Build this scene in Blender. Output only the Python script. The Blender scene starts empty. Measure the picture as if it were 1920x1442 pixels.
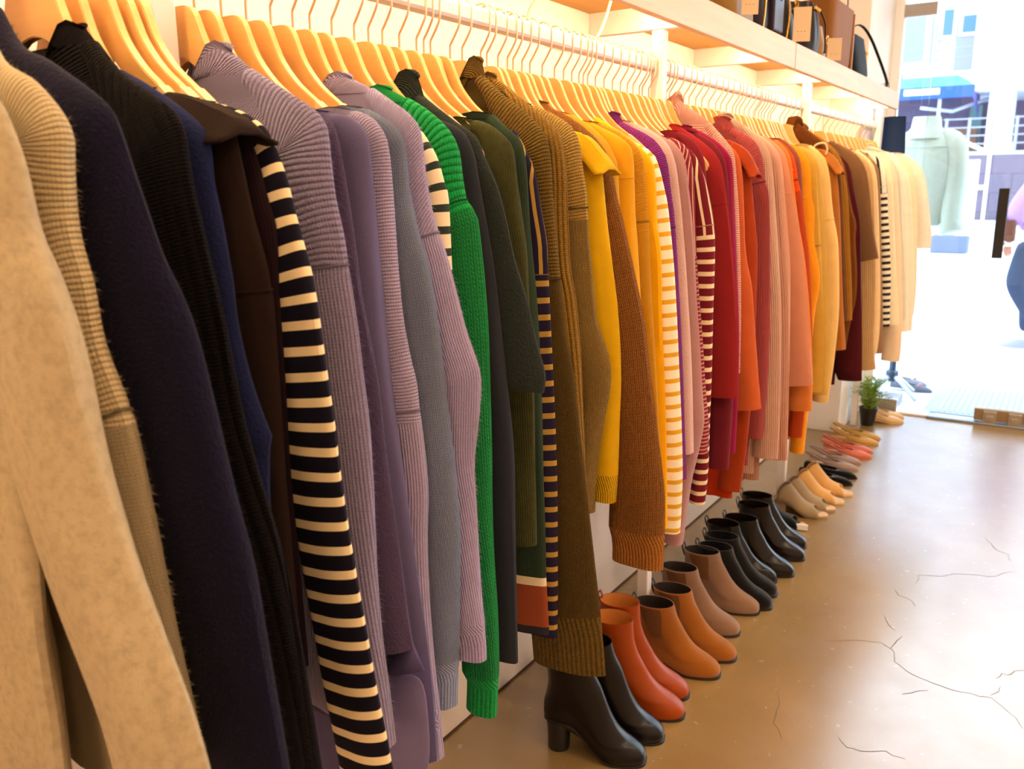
import bpy, bmesh, math, random
from mathutils import Vector, Matrix
random.seed(7)
PI = math.pi
scn = bpy.context.scene
COL = scn.collection

# ------------------------------------------------------------------ camera
cam_d = bpy.data.cameras.new('camera'); cam = bpy.data.objects.new('camera', cam_d); COL.objects.link(cam)
scn.camera = cam
cam_d.sensor_width = 36.0; cam_d.lens = 30.0
cam_d.clip_start = .02; cam_d.clip_end = 200
cam.matrix_world = Matrix([[0.838117, -0.115911, 0.533034, 0.0], [0.545426, 0.193193, -0.81559, 0.0], [-0.008443, 0.97429, 0.225139, 1.4], [0.0, 0.0, 0.0, 1.0]])
cam_d.dof.use_dof = True; cam_d.dof.focus_distance = 1.55; cam_d.dof.aperture_fstop = 6.5

# ------------------------------------------------------------------ world, exposure
scn.view_settings.view_transform = 'Standard'
scn.view_settings.look = 'None'
scn.view_settings.gamma = 1.0
scn.view_settings.use_curve_mapping = False
scn.view_settings.exposure = 0.12
try:
    scn.cycles.use_denoising = True
    scn.cycles.max_bounces = 8; scn.cycles.diffuse_bounces = 4
    scn.cycles.sample_clamp_indirect = 6.0
except Exception: pass
world = bpy.data.worlds.new('overcast_sky'); scn.world = world; world.use_nodes = True
wn = world.node_tree.nodes; wl = world.node_tree.links
bg = wn['Background']; bg.inputs['Strength'].default_value = 5.5
tc = wn.new('ShaderNodeTexCoord'); sp = wn.new('ShaderNodeSeparateXYZ'); cr = wn.new('ShaderNodeValToRGB')
wl.new(tc.outputs['Generated'], sp.inputs[0]); wl.new(sp.outputs['Z'], cr.inputs[0]); wl.new(cr.outputs[0], bg.inputs['Color'])
cr.color_ramp.elements[0].position = 0.0; cr.color_ramp.elements[0].color = (.86, .93, 1, 1)
cr.color_ramp.elements[1].position = 0.7; cr.color_ramp.elements[1].color = (.74, .86, 1, 1)

def area_light(name, loc, sx, sy, power, color, rot=(0, 0, 0)):
    d = bpy.data.lights.new(name, 'AREA'); d.shape = 'RECTANGLE'; d.size = sx; d.size_y = sy
    d.energy = power; d.color = color
    o = bpy.data.objects.new(name, d); COL.objects.link(o); o.location = loc; o.rotation_euler = rot
    return o
WARM = (1.0, .64, .32)
for k, yy in enumerate((-1.4, .1, 1.5, 2.9, 4.3)):
    area_light('ceiling_lamp_and_fill', (-.1, yy, 3.0), .25, .25, 12, WARM)
    area_light('ceiling_lamp_and_fill', (1.7, yy, 3.0), .25, .25, 17, (1.0, .75, .50))  # added second row, fills light onto the wall below the clothes
for loc, sx, rz in (((.95, 5.60, 1.53), 3.9, 0),):
    dp = area_light('daylight_portal', loc, sx, 3.0, 1, (1, 1, 1), (-PI/2, 0, rz))
    dp.data.cycles.is_portal = True

# ------------------------------------------------------------------ helpers
def lin(h):
    if not isinstance(h, str): return tuple(h) + (1,) if len(h) == 3 else tuple(h)
    v = [int(h[i:i+2], 16)/255 for i in (0, 2, 4)]
    return tuple(((c/12.92) if c <= .04045 else ((c+.055)/1.055)**2.4) for c in v) + (1,)

def tag(o, label=None, cat=None, group=None, kind=None):
    if label: o['label'] = label
    if cat: o['category'] = cat
    if group: o['group'] = group
    if kind: o['kind'] = kind
    return o

def empty(name, loc, label, cat, group=None, rz=0):
    o = bpy.data.objects.new(name, None); COL.objects.link(o); o.location = loc; o.rotation_euler = (0, 0, rz)
    o.empty_display_size = .05
    return tag(o, label, cat, group)

class MB:
    """collects geometry for ONE mesh object"""
    def __init__(s): s.v = []; s.f = []; s.uv = []; s.mi = []
    def add(s, verts, faces, uvs=None, mi=0):
        b = len(s.v); s.v += [tuple(v) for v in verts]
        for k, f in enumerate(faces):
            s.f.append([b+i for i in f]); s.uv.append(uvs[k] if uvs else [(0, 0)]*len(f)); s.mi.append(mi)
    def grid(s, rings, closed=True, us=None, vs=None, mi=0, cap0=False, cap1=False):
        n = len(rings[0]); b = len(s.v)
        for r in rings: s.v += [tuple(p) for p in r]
        m = n if closed else n-1
        for i in range(len(rings)-1):
            for j in range(m):
                j2 = (j+1) % n
                s.f.append([b+i*n+j, b+i*n+j2, b+(i+1)*n+j2, b+(i+1)*n+j])
                if us:
                    u0, u1 = us[i][j], us[i][j+1]; w0, w1 = us[i+1][j], us[i+1][j+1]
                    s.uv.append([(u0, vs[i]), (u1, vs[i]), (w1, vs[i+1]), (w0, vs[i+1])])
                else: s.uv.append([(j/n, i), ((j+1)/n, i), ((j+1)/n, i+1), (j/n, i+1)])
                s.mi.append(mi(i) if callable(mi) else mi)
        if cap0: s.f.append([b+j for j in range(n)][::-1]); s.uv.append([(0, 0)]*n); s.mi.append(mi(0) if callable(mi) else mi)
        if cap1:
            q = b+(len(rings)-1)*n
            s.f.append([q+j for j in range(n)]); s.uv.append([(0, 0)]*n); s.mi.append(mi(len(rings)-2) if callable(mi) else mi)
    def box(s, x0, x1, y0, y1, z0, z1, mi=0):
        V = [(x0,y0,z0),(x1,y0,z0),(x1,y1,z0),(x0,y1,z0),(x0,y0,z1),(x1,y0,z1),(x1,y1,z1),(x0,y1,z1)]
        F = [(0,3,2,1),(4,5,6,7),(0,1,5,4),(1,2,6,5),(2,3,7,6),(3,0,4,7)]
        s.add(V, F, None, mi)
    def tube(s, pts, r, n=8, mi=0, closed=False, flat=1.0):
        pts = [Vector(p) for p in pts]; rings = []; up = Vector((0, 0, 1)); prev = None
        R = r if isinstance(r, (list, tuple)) else [r]*len(pts)
        for i, p in enumerate(pts):
            a = pts[max(i-1, 0)]; c = pts[min(i+1, len(pts)-1)]
            if closed: a = pts[i-1]; c = pts[(i+1) % len(pts)]
            t = (c-a).normalized()
            if prev is None:
                x = t.cross(up)
                if x.length < .1: x = t.cross(Vector((1, 0, 0)))
            else: x = prev - t*prev.dot(t)
            x.normalize(); y = t.cross(x); prev = x
            rings.append([p + R[i]*(x*math.cos(2*PI*k/n) + y*math.sin(2*PI*k/n)*flat) for k in range(n)])
        if closed: rings.append(rings[0])
        s.grid(rings, True, None, None, mi, not closed, not closed)
    def lathe(s, prof, c=(0, 0, 0), n=20, mi=0):
        rings = [[(c[0]+r*math.cos(2*PI*k/n), c[1]+r*math.sin(2*PI*k/n), c[2]+z) for k in range(n)] for r, z in prof]
        s.grid(rings, True, None, None, mi, True, True)
    def prism(s, poly, y0, y1, axis='y', mi=0):
        n = len(poly)
        if axis == 'y': A = [(p[0], y0, p[1]) for p in poly]; B = [(p[0], y1, p[1]) for p in poly]
        elif axis == 'x': A = [(y0, p[0], p[1]) for p in poly]; B = [(y1, p[0], p[1]) for p in poly]
        else: A = [(p[0], p[1], y0) for p in poly]; B = [(p[0], p[1], y1) for p in poly]
        b = len(s.v); s.v += A+B
        fs = [list(range(n))[::-1], list(range(n, 2*n))] + [[i, (i+1) % n, n+(i+1) % n, n+i] for i in range(n)]
        for f in fs: s.f.append([b+i for i in f]); s.uv.append([(0, 0)]*len(f)); s.mi.append(mi)
    def build(s, name, mats, parent=None, smooth=True, bevel=0, seg=2, solid=0, sub=0, angle=40):
        me = bpy.data.meshes.new(name); me.from_pydata(s.v, [], s.f)
        uvl = me.uv_layers.new(name='UVMap'); k = 0
        flat = [c for f in s.uv for p in f for c in p]
        uvl.data.foreach_set('uv', flat)
        if not isinstance(mats, (list, tuple)): mats = [mats]
        for m in mats: me.materials.append(m)
        me.polygons.foreach_set('material_index', s.mi)
        bm = bmesh.new(); bm.from_mesh(me); bmesh.ops.recalc_face_normals(bm, faces=bm.faces); bm.to_mesh(me); bm.free()
        if smooth:
            me.polygons.foreach_set('use_smooth', [True]*len(me.polygons))
            try: me.set_sharp_from_angle(angle=math.radians(angle))
            except Exception: pass
        me.update()
        o = bpy.data.objects.new(name, me); COL.objects.link(o)
        if parent: o.parent = parent
        if solid: md = o.modifiers.new('solid', 'SOLIDIFY'); md.thickness = solid; md.offset = 0
        if bevel: md = o.modifiers.new('bevel', 'BEVEL'); md.width = bevel; md.segments = seg; md.limit_method = 'ANGLE'; md.angle_limit = math.radians(50)
        if sub: md = o.modifiers.new('sub', 'SUBSURF'); md.levels = sub; md.render_levels = sub
        return o

def box_obj(name, b, mat, parent=None, bevel=.002):
    m = MB(); m.box(*b); return m.build(name, mat, parent, smooth=False, bevel=bevel)

def lerp(a, b, t): return a+(b-a)*t
def interp(x, xs, ys):
    if x <= xs[0]: return ys[0]
    for i in range(len(xs)-1):
        if x <= xs[i+1]:
            t = (x-xs[i])/(xs[i+1]-xs[i]+1e-9); return lerp(ys[i], ys[i+1], t)
    return ys[-1]
def sstep(a, b, x):
    t = min(1, max(0, (x-a)/(b-a))); return t*t*(3-2*t)
def smooth_poly(p, n=6):
    out = []
    for i in range(len(p)-1):
        a = p[max(i-1, 0)]; b = p[i]; c = p[i+1]; d = p[min(i+2, len(p)-1)]
        for k in range(n):
            t = k/n; q = []
            for j in range(len(b)):
                q.append(.5*((2*b[j]) + (-a[j]+c[j])*t + (2*a[j]-5*b[j]+4*c[j]-d[j])*t*t + (-a[j]+3*b[j]-3*c[j]+d[j])*t**3))
            out.append(q)
    out.append(list(p[-1])); return out
def resample(p, n):
    L = [0]
    for i in range(1, len(p)): L.append(L[-1]+math.dist(p[i], p[i-1]))
    out = []
    for k in range(n):
        s = L[-1]*k/(n-1); i = 0
        while i < len(L)-2 and L[i+1] < s: i += 1
        t = (s-L[i])/(L[i+1]-L[i]+1e-9); out.append([lerp(p[i][j], p[i+1][j], t) for j in range(len(p[0]))])
    return out, L[-1]

# ------------------------------------------------------------------ materials
class NT:
    def __init__(s, name):
        s.m = bpy.data.materials.new(name); s.m.use_nodes = True; s.t = s.m.node_tree
        s.b = s.t.nodes['Principled BSDF']
    def n(s, typ, **kw):
        o = s.t.nodes.new(typ)
        for k, v in kw.items(): setattr(o, k, v)
        return o
    def set(s, sock, v):
        if isinstance(v, bpy.types.NodeSocket): s.t.links.new(v, sock)
        else: sock.default_value = v
    def math(s, op, a, b=0.0, c=None):
        o = s.n('ShaderNodeMath', operation=op); s.set(o.inputs[0], a); s.set(o.inputs[1], b)
        if c is not None: s.set(o.inputs[2], c)
        return o.outputs[0]
    def mix(s, f, a, b):
        o = s.n('ShaderNodeMix', data_type='RGBA'); s.set(o.inputs[0], f); s.set(o.inputs[6], a); s.set(o.inputs[7], b)
        return o.outputs[2]
    def noise(s, scale, detail=2, vec=None, rough=.5):
        o = s.n('ShaderNodeTexNoise'); o.inputs['Scale'].default_value = scale; o.inputs['Detail'].default_value = detail
        o.inputs['Roughness'].default_value = rough
        if vec is not None: s.t.links.new(vec, o.inputs['Vector'])
        return o.outputs['Fac']
    def bump(s, h, strength, dist, normal=None):
        o = s.n('ShaderNodeBump'); s.set(o.inputs['Height'], h); o.inputs['Strength'].default_value = strength; o.inputs['Distance'].default_value = dist
        if normal: s.t.links.new(normal, o.inputs['Normal'])
        return o.outputs[0]
    def obj(s): return s.n('ShaderNodeTexCoord').outputs['Object']
    def uv(s): return s.n('ShaderNodeTexCoord').outputs['UV']

def fabric(name, col, kind='plain', sc=.005, stripe=None, heather=0, fuzz=0):
    N = NT(name); b = N.b; base = lin(col)
    uvn = N.uv(); sep = N.n('ShaderNodeSeparateXYZ'); N.t.links.new(uvn, sep.inputs[0]); u, v = sep.outputs[0], sep.outputs[1]
    oc = N.obj()
    c = base
    if stripe:
        sc_, per, duty = stripe[:3]
        ax = u if len(stripe) > 3 else v
        fr = N.math('FRACT', N.math('DIVIDE', ax, per)); m = N.math('LESS_THAN', fr, duty)
        c = N.mix(m, base, lin(sc_))
    if kind in ('rib', 'hrib', 'diag', 'fine'):
        if kind == 'rib' or kind == 'fine': a = N.math('DIVIDE', u, sc)
        elif kind == 'hrib': a = N.math('DIVIDE', N.math('ADD', v, N.math('MULTIPLY', N.noise(14, 1, oc), .010)), sc)
        else: a = N.math('DIVIDE', N.math('ADD', N.math('MULTIPLY', u, .7), N.math('MULTIPLY', v, .8)), sc)
        w = N.math('ABSOLUTE', N.math('SINE', N.math('MULTIPLY', a, PI)))
        # single stitches along each rib
        cr2 = v if kind != 'hrib' else u
        st = N.math('ABSOLUTE', N.math('SINE', N.math('MULTIPLY', N.math('DIVIDE', cr2, min(sc*.8, .004)), PI)))
        h = N.math('ADD', N.math('ADD', N.math('POWER', w, .8), N.math('MULTIPLY', st, .22)), N.math('MULTIPLY', N.noise(330, 2, oc), .5))
        if kind == 'fine': dist, stg = sc*.45, .35
        else: dist, stg = sc*.55, .9
    elif kind == 'knit':
        a = N.math('DIVIDE', u, sc); fa = N.math('FRACT', a)
        tri = N.math('MULTIPLY', N.math('ABSOLUTE', N.math('SUBTRACT', fa, .5)), 2.0)
        colh = N.math('SINE', N.math('MULTIPLY', N.math('FRACT', N.math('MULTIPLY', a, 2.0)), PI))
        t = N.math('FRACT', N.math('SUBTRACT', N.math('DIVIDE', v, sc*.8), N.math('MULTIPLY', tri, .75)))
        th = N.math('SINE', N.math('MULTIPLY', t, PI))
        h = N.math('ADD', N.math('MULTIPLY', N.math('POWER', colh, .6), N.math('POWER', th, .5)), N.math('MULTIPLY', N.noise(330, 2, oc), .3))
        dist, stg = sc*.75, 1.0
    elif kind == 'fuzzy':
        h = N.noise(260, 3, oc); dist, stg = .004, .6
    elif kind == 'felt':
        h = N.noise(500, 2, oc); dist, stg = .0015, .4
    else:
        h = N.noise(900, 1, oc); dist, stg = .0005, .3
    if fuzz and kind not in ('fuzzy',):
        h = N.math('ADD', h, N.math('MULTIPLY', N.noise(420, 3, oc), .5*fuzz))
    nrm = N.bump(h, stg, dist)
    nrm = N.bump(N.noise(9, 2, oc), .25, .02, nrm)
    N.t.links.new(nrm, b.inputs['Normal'])
    if heather:
        f = N.math('MULTIPLY', N.math('SUBTRACT', N.noise(90, 4, oc, .7), .45), 4.0*heather)
        o = N.n('ShaderNodeClamp'); N.t.links.new(f, o.inputs[0])
        dk = tuple(x*.55 for x in base[:3])+(1,)
        c = N.mix(o.outputs[0], c, dk)
    # slight yarn dye variation
    vr = N.math('MULTIPLY', N.noise(35, 3, oc), .18)
    lt = N.n('ShaderNodeHueSaturation'); N.set(lt.inputs['Color'], c); N.set(lt.inputs['Value'], N.math('ADD', vr, .91))
    N.t.links.new(lt.outputs[0], b.inputs['Base Color'])
    b.inputs['Roughness'].default_value = .85 if kind == 'plain' else .95
    b.inputs['Specular IOR Level'].default_value = .10
    lum = max(base[:3]); b.inputs['Sheen Weight'].default_value = (.12 + .4*fuzz if kind != 'plain' else .05)*min(1, .12+lum*3)
    b.inputs['Sheen Roughness'].default_value = .45
    b.inputs['Sheen Tint'].default_value = tuple(lerp(x, 1, .4) for x in base[:3])+(1,)
    return N.m

def simple(name, col, rough=.5, metal=0, bump=0, bscale=200, spec=.5, emit=None, estr=0, coat=0):
    N = NT(name); b = N.b; b.inputs['Base Color'].default_value = lin(col); b.inputs['Roughness'].default_value = rough
    b.inputs['Metallic'].default_value = metal; b.inputs['Specular IOR Level'].default_value = spec; b.inputs['Coat Weight'].default_value = coat
    if bump: N.t.links.new(N.bump(N.noise(bscale, 3, N.obj()), .5, bump), b.inputs['Normal'])
    if emit: b.inputs['Emission Color'].default_value = lin(emit); b.inputs['Emission Strength'].default_value = estr
    return N.m

def wood(name, c1, c2, rough=.45, axis=0, scale=1.0):
    N = NT(name); b = N.b; mp = N.n('ShaderNodeMapping'); N.t.links.new(N.obj(), mp.inputs[0])
    s = [40*scale]*3; s[axis] = 3*scale; mp.inputs['Scale'].default_value = s
    f = N.noise(1.0, 5, mp.outputs[0], .6)
    r = N.n('ShaderNodeValToRGB'); N.t.links.new(f, r.inputs[0]); r.color_ramp.elements[0].position = .3; r.color_ramp.elements[1].position = .7
    r.color_ramp.elements[0].color = lin(c1); r.color_ramp.elements[1].color = lin(c2)
    N.t.links.new(r.outputs[0], b.inputs['Base Color']); b.inputs['Roughness'].default_value = rough
    N.t.links.new(N.bump(f, .15, .001), b.inputs['Normal'])
    return N.m

def suede(name, col): 
    N = NT(name); b = N.b; base = lin(col)
    f = N.noise(12, 3, N.obj()); N.t.links.new(N.mix(f, tuple(x*.75 for x in base[:3])+(1,), tuple(min(1, x*1.2) for x in base[:3])+(1,)), b.inputs['Base Color'])
    b.inputs['Roughness'].default_value = .9; b.inputs['Sheen Weight'].default_value = .3; b.inputs['Specular IOR Level'].default_value = .1
    N.t.links.new(N.bump(N.noise(600, 2, N.obj()), .3, .0006), b.inputs['Normal']); return N.m
def leather(name, col, rough=.28):
    N = NT(name); b = N.b; b.inputs['Base Color'].default_value = lin(col); b.inputs['Roughness'].default_value = rough
    b.inputs['Specular IOR Level'].default_value = .22; b.inputs['Coat Weight'].default_value = .12 if rough < .35 else 0; b.inputs['Coat Roughness'].default_value = .15
    n1 = N.bump(N.noise(350, 3, N.obj()), .15, .0006); n2 = N.bump(N.noise(18, 2, N.obj()), .3, .006, n1)
    N.t.links.new(n2, b.inputs['Normal']); return N.m

M = {}
M['wall'] = simple('painted_wall', 'f4e9e0', .8, bump=.0006, bscale=120)
M['ceil'] = simple('painted_ceiling', 'efe9df', .9)
M['white'] = simple('white_lacquered_steel', 'efe6e0', .4)
M['hanger'] = wood('pale_beech', 'd49a52', 'e0ad66', .38, 0)
M['pad'] = wood('pale_beech_grip', 'eab878', 'f0c48a', .5, 0)
M['wire'] = simple('satin_hook_wire', 'd8b898', .4, .6)
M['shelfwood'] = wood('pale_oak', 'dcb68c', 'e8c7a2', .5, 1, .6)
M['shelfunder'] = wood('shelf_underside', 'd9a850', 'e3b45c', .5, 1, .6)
M['led'] = simple('led_strip', 'ffffff', .5, emit=(1.0, .80, .50), estr=55.0)
M['cable'] = simple('clear_cable', 'f2ecd0', .3)

# ------------------------------------------------------------------ shop shell
def struct(name, mb, mat, **k):
    o = mb.build(name, mat, None, **k); o['kind'] = 'structure'; return o
def concrete():
    N = NT('polished_concrete'); b = N.b; oc = N.obj()
    a = N.noise(1.3, 6, oc, .65); f = N.noise(7, 6, oc, .7); g_ = N.noise(60, 3, oc, .6)
    r = N.n('ShaderNodeValToRGB'); N.t.links.new(a, r.inputs[0])
    r.color_ramp.elements[0].position = .3; r.color_ramp.elements[0].color = lin('97794a')
    r.color_ramp.elements[1].position = .72; r.color_ramp.elements[1].color = lin('b19560')
    c = N.mix(N.math('MULTIPLY', f, .35), r.outputs[0], lin('80602f'))
    sp_ = N.math('GREATER_THAN', N.noise(38, 2, oc, .5), .70); c = N.mix(N.math('MULTIPLY', sp_, .25), c, lin('e0dbd0'))
    N.t.links.new(c, b.inputs['Base Color'])
    N.set(b.inputs['Roughness'], N.math('ADD', N.math('MULTIPLY', f, .18), .24))
    N.t.links.new(N.bump(g_, .1, .001), b.inputs['Normal']); b.inputs['Specular IOR Level'].default_value = .3
    gl = N.n('ShaderNodeBsdfGlossy'); gl.inputs['Roughness'].default_value = .20; N.t.links.new(N.bump(g_, .1, .001), gl.inputs['Normal'])
    N.set(gl.inputs['Roughness'], N.math('ADD', N.math('MULTIPLY', f, .2), .12))
    mx = N.n('ShaderNodeMixShader'); N.set(mx.inputs[0], .20); N.t.links.new(b.outputs[0], mx.inputs[1]); N.t.links.new(gl.outputs[0], mx.inputs[2])
    out = [x for x in N.t.nodes if x.type == 'OUTPUT_MATERIAL'][0]; N.t.links.new(mx.outputs[0], out.inputs[0]); return N.m
M['floor'] = concrete()
YF = 5.66; XR = 2.9; YB = -2.6; ZC = 3.05; XL = -1.227
m = MB(); m.box(XL-.3, XR+.1, YB-.1, YF+.03, -.08, 0); floor = struct('floor', m, M['floor'], smooth=False)
m = MB(); m.box(XL-.1, XR+.1, YB-.1, YF+.1, ZC, ZC+.1); struct('ceiling', m, M['ceil'], smooth=False)
m = MB(); m.box(XL-.1, XL, YB, YF+.05, 0, ZC); struct('wall_left', m, M['wall'], smooth=False)
m = MB(); m.box(XR, XR+.1, YB, YF+.05, 0, ZC); struct('wall_right', m, M['wall'], smooth=False)
m = MB(); m.box(XL, XR, YB-.1, YB, 0, ZC); struct('wall_back', m, M['wall'], smooth=False)
m = MB(); m.box(XL, -1.02, 5.0, YF+.05, 0, ZC); struct('trim_1', m, simple('daylit_pillar_white', 'fdfbf8', .7), smooth=False, bevel=.004)  # colour whitened to stand in for daylight on the pillar side
M['skirt'] = simple('skirting_paint', 'd9cfc4', .6)
# thin dark strip where wall meets floor
m = MB(); m.box(XL, XL+.004, YB, 5.0, 0, .006); struct('floor_joint_left', m, simple('dark_joint', '5a4430', .9), smooth=False)

# floor cracks (worn hairlines, laid as fine ribbons)
M['crack'] = simple('crack_dirt', '6b6158', .9)
def crack(pts, w=.0022):
    mb = MB(); P = []
    for i in range(len(pts)-1):
        a, b_ = pts[i], pts[i+1]; n = max(2, int(math.dist(a, b_)/.018))
        for k in range(n): t = k/n; P.append((lerp(a[0], b_[0], t)+random.uniform(-.004, .004), lerp(a[1], b_[1], t)+random.uniform(-.004, .004)))
    P.append(pts[-1]); L = []; R_ = []
    for i, p in enumerate(P):
        a = P[max(i-1, 0)]; c = P[min(i+1, len(P)-1)]; d = Vector((c[0]-a[0], c[1]-a[1])).normalized(); ww = w*(.35+.65*math.sin(PI*(i+.5)/len(P)))*random.uniform(.6, 1.2)/2
        L.append((p[0]-d.y*ww, p[1]+d.x*ww, .0005)); R_.append((p[0]+d.y*ww, p[1]-d.x*ww, .0005))
    mb.grid([L, R_], closed=False); mb.build('crack', M['crack'], floor, smooth=False)
for c in [[(-0.503, 2.577), (-0.422, 2.634), (-0.363, 2.654), (-0.327, 2.631), (-0.311, 2.596), (-0.306, 2.561), (-0.268, 2.527), (-0.229, 2.506), (-0.176, 2.493), (-0.138, 2.485), (-0.11, 2.498), (-0.073, 2.493), (-0.049, 2.504), (-0.019, 2.472), (0.014, 2.432), (0.035, 2.391)], [(-0.327, 2.631), (-0.328, 2.675), (-0.314, 2.732)], [(-0.335, 2.755), (-0.363, 2.793), (-0.383, 2.845)], [(-0.05, 2.517), (-0.034, 2.546), (-0.03, 2.577)], [(-0.256, 2.396), (-0.226, 2.425), (-0.2, 2.449)], [(-0.391, 3.064), (-0.371, 3.025), (-0.332, 3.007), (-0.311, 2.971)], [(-0.336, 3.151), (-0.335, 3.238), (-0.271, 3.262), (-0.224, 3.323), (-0.162, 3.346), (-0.105, 3.361), (-0.078, 3.422), (-0.043, 3.452)], [(-0.365, 2.093), (-0.335, 2.065), (-0.303, 2.066), (-0.251, 2.099), (-0.231, 2.093), (-0.204, 2.094)], [(-0.046, 2.617), (-0.032, 2.656), (-0.007, 2.666), (0.003, 2.695), (0.04, 2.721)], [(-0.563, 2.221), (-0.535, 2.164), (-0.524, 2.066), (-0.486, 2.008)], [(-0.164, 3.751), (-0.12, 3.637), (-0.074, 3.611), (-0.064, 3.548)]]: crack(c)

# storefront: frame, fixed glass, glass door with patch fittings and bar pull
def glass_mat():
    N = NT('clear_glass'); t = N.t; t.nodes.remove(N.b); out = [x for x in t.nodes if x.type == 'OUTPUT_MATERIAL'][0]
    tr = N.n('ShaderNodeBsdfTransparent'); tr.inputs[0].default_value = (.96, .985, .98, 1)
    gl = N.n('ShaderNodeBsdfGlossy'); gl.inputs['Roughness'].default_value = .02
    fr = N.n('ShaderNodeFresnel'); fr.inputs[0].default_value = 1.45
    mx = N.n('ShaderNodeMixShader'); t.links.new(fr.outputs[0], mx.inputs[0]); t.links.new(tr.outputs[0], mx.inputs[1]); t.links.new(gl.outputs[0], mx.inputs[2])
    t.links.new(mx.outputs[0], out.inputs[0]); return N.m
M['glass'] = glass_mat()
M['steel'] = simple('brushed_steel', 'b4ada4', .38, .75)
M['darkbar'] = simple('black_powder_coat', '16120f', .45)
M['alu'] = simple('threshold_metal', '9aa5b4', .35, .7)
m = MB(); m.box(-1.02, XR, YF-.02, YF+.05, 2.455, 2.48); struct('trim_6', m, M['white'], smooth=False)
m = MB(); m.box(-1.02, XR, YF, YF+.01, 2.48, ZC); struct('window_4', m, M['glass'], smooth=False)
m = MB(); m.box(-1.02, -.97, YF-.02, YF+.05, 0, 2.46); struct('trim_2', m, simple('daylit_jamb_white', 'ffffff', .6), smooth=False, bevel=.003)  # daylight put into the jamb colour, its inner face lies in shade
# fixed side pane
win = MB(); win.box(-.97, -.84, YF, YF+.01, .09, 2.45); wo = struct('window_1', win, M['glass'], smooth=False)
box_obj('clamp', (-.955, -.815, YF-.02, YF+.03, .01, .085), M['steel'], wo)
# threshold
m = MB(); m.box(-.82, -.64, YF-.03, YF+.10, 0, .012); struct('trim_3', m, M['white'], smooth=False, bevel=.003)
m = MB(); m.box(-.64, XR, YF-.05, YF+.06, 0, .014); struct('trim_4', m, M['alu'], smooth=False, bevel=.004)
# the pivoting glass door
door = MB(); door.box(-.80, .62, YF, YF+.012, .02, 2.44); do = struct('door_1', door, M['glass'], smooth=False)
box_obj('top_fitting', ((-0.970, 2.383)[0], (-0.799, 2.364)[0], YF-.02, YF+.03, (-0.873, 2.333)[1], (-0.879, 2.402)[1]), M['steel'], do)
box_obj('bottom_fitting', (-.385, .60, YF-.022, YF+.034, .022, .092), simple('tarnished_brass_rail', 'a8906c', .4, .6), do)
for xx in (-.30, -.17):
    mb = MB(); mb.box(xx-.035, xx+.035, YF-.045, YF-.02, .0, .085); mb.box(xx-.02, xx+.02, YF-.055, YF-.045, .03, .06); mb.build('lock_block', M['steel'], do, smooth=False, bevel=.003)
h = MB(); h.box((-0.387, 1.175)[0], (-0.335, 1.176)[0], YF-.065, YF-.045, 0.983, 1.372); hb = h.build('pull_bar', M['darkbar'], do, smooth=False, bevel=.003)
for zz in (0.983+.06, 1.372-.06):
    mb = MB(); mb.tube([((-0.361, 1.175)[0], YF-.05, zz), ((-0.361, 1.175)[0], YF+.002, zz)], .009); mb.build('standoff', M['darkbar'], hb)
door2 = MB(); door2.box(.64, 2.1, YF, YF+.012, .02, 2.44); struct('door_2', door2, M['glass'], smooth=False)
m = MB(); m.box(2.11, XR, YF, YF+.01, .02, 2.45); struct('window_2', m, M['glass'], smooth=False)
m = MB(); m.box(XR-.01, XR+.06, YF-.05, YF+.02, 0, 2.46); struct('trim_5', m, M['white'], smooth=False)

# ------------------------------------------------------------------ rack, shelf, light strips
XRAIL = -1.0; ZR0 = 1.697; ZR1 = 1.733
rack = empty('clothes_rack', (XRAIL, 2.3, 0), 'long white steel clothes rack with square posts below the shelf', 'clothes rack')
def rel(o, root): o.location = Vector(o.location) - Vector(root.location); return o
PY = [.708, 2.235, 3.72, 5.23]
for yy in [-.79]+PY:
    rel(box_obj('post', (-1.0, -.966, yy-.017, yy+.017, 0, 1.80), M['white'], rack, .003), rack)
rel(box_obj('rail', (-1.014, -.986, -1.0, 5.26, ZR0, ZR1), M['white'], rack, .008), rack)
shelf = empty('wall_shelf', (-1.1, 2.2, 1.8), 'long pale wood shelf above the hanging clothes, carrying handbags', 'shelf')
def sb(name, b, mat, bev=.002): return rel(box_obj(name, b, mat, shelf, bev), shelf)
XF = -.90
for a, b_ in ((-1.0, .2), (.204, 1.70), (1.704, 3.222), (3.228, 5.30)):
    sb('fascia', (XF-.022, XF, a, b_, 1.800, 1.887), M['shelfwood'])
for a, b_ in ((-1.0, .2), (.204, 1.70), (1.704, 3.222), (3.228, 5.29)):
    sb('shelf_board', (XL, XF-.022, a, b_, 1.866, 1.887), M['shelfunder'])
sb('joint_strip', (XF-.023, XF-.0005, 3.222, 3.228, 1.800, 1.887), simple('oak_joint', 'a8642a', .7), 0)
sb('ledger', (XL, XL+.03, -1.0, 5.2, 1.80, 1.866), M['white'])
for yy in (.0, .75, 1.53, 2.25, 3.03, 3.74, 4.5, 5.22):
    sb('cross_brace', (XL+.03, XF-.022, yy-.012, yy+.012, 1.805, 1.866), M['white'])
for k, (a, b_) in enumerate(((-.98, -.03), (.03, .72), (.78, 1.50), (1.56, 2.22), (2.28, 3.0), (3.06, 3.71), (3.77, 4.47), (4.53, 5.19))):
    sb('light_strip', (-.965, -.945, a, b_, 1.853, 1.865), M['led'], 0)
cb = MB(); cb.tube(smooth_poly([(-1.10, 1.86, 1.86), (-1.14, 1.83, 1.80), (-1.15, 1.88, 1.75), (-1.12, 1.99, 1.735), (-1.08, 2.06, 1.77), (-1.05, 2.08, 1.86)], 6), .004)
rel(cb.build('cable', M['cable'], shelf), shelf)

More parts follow.
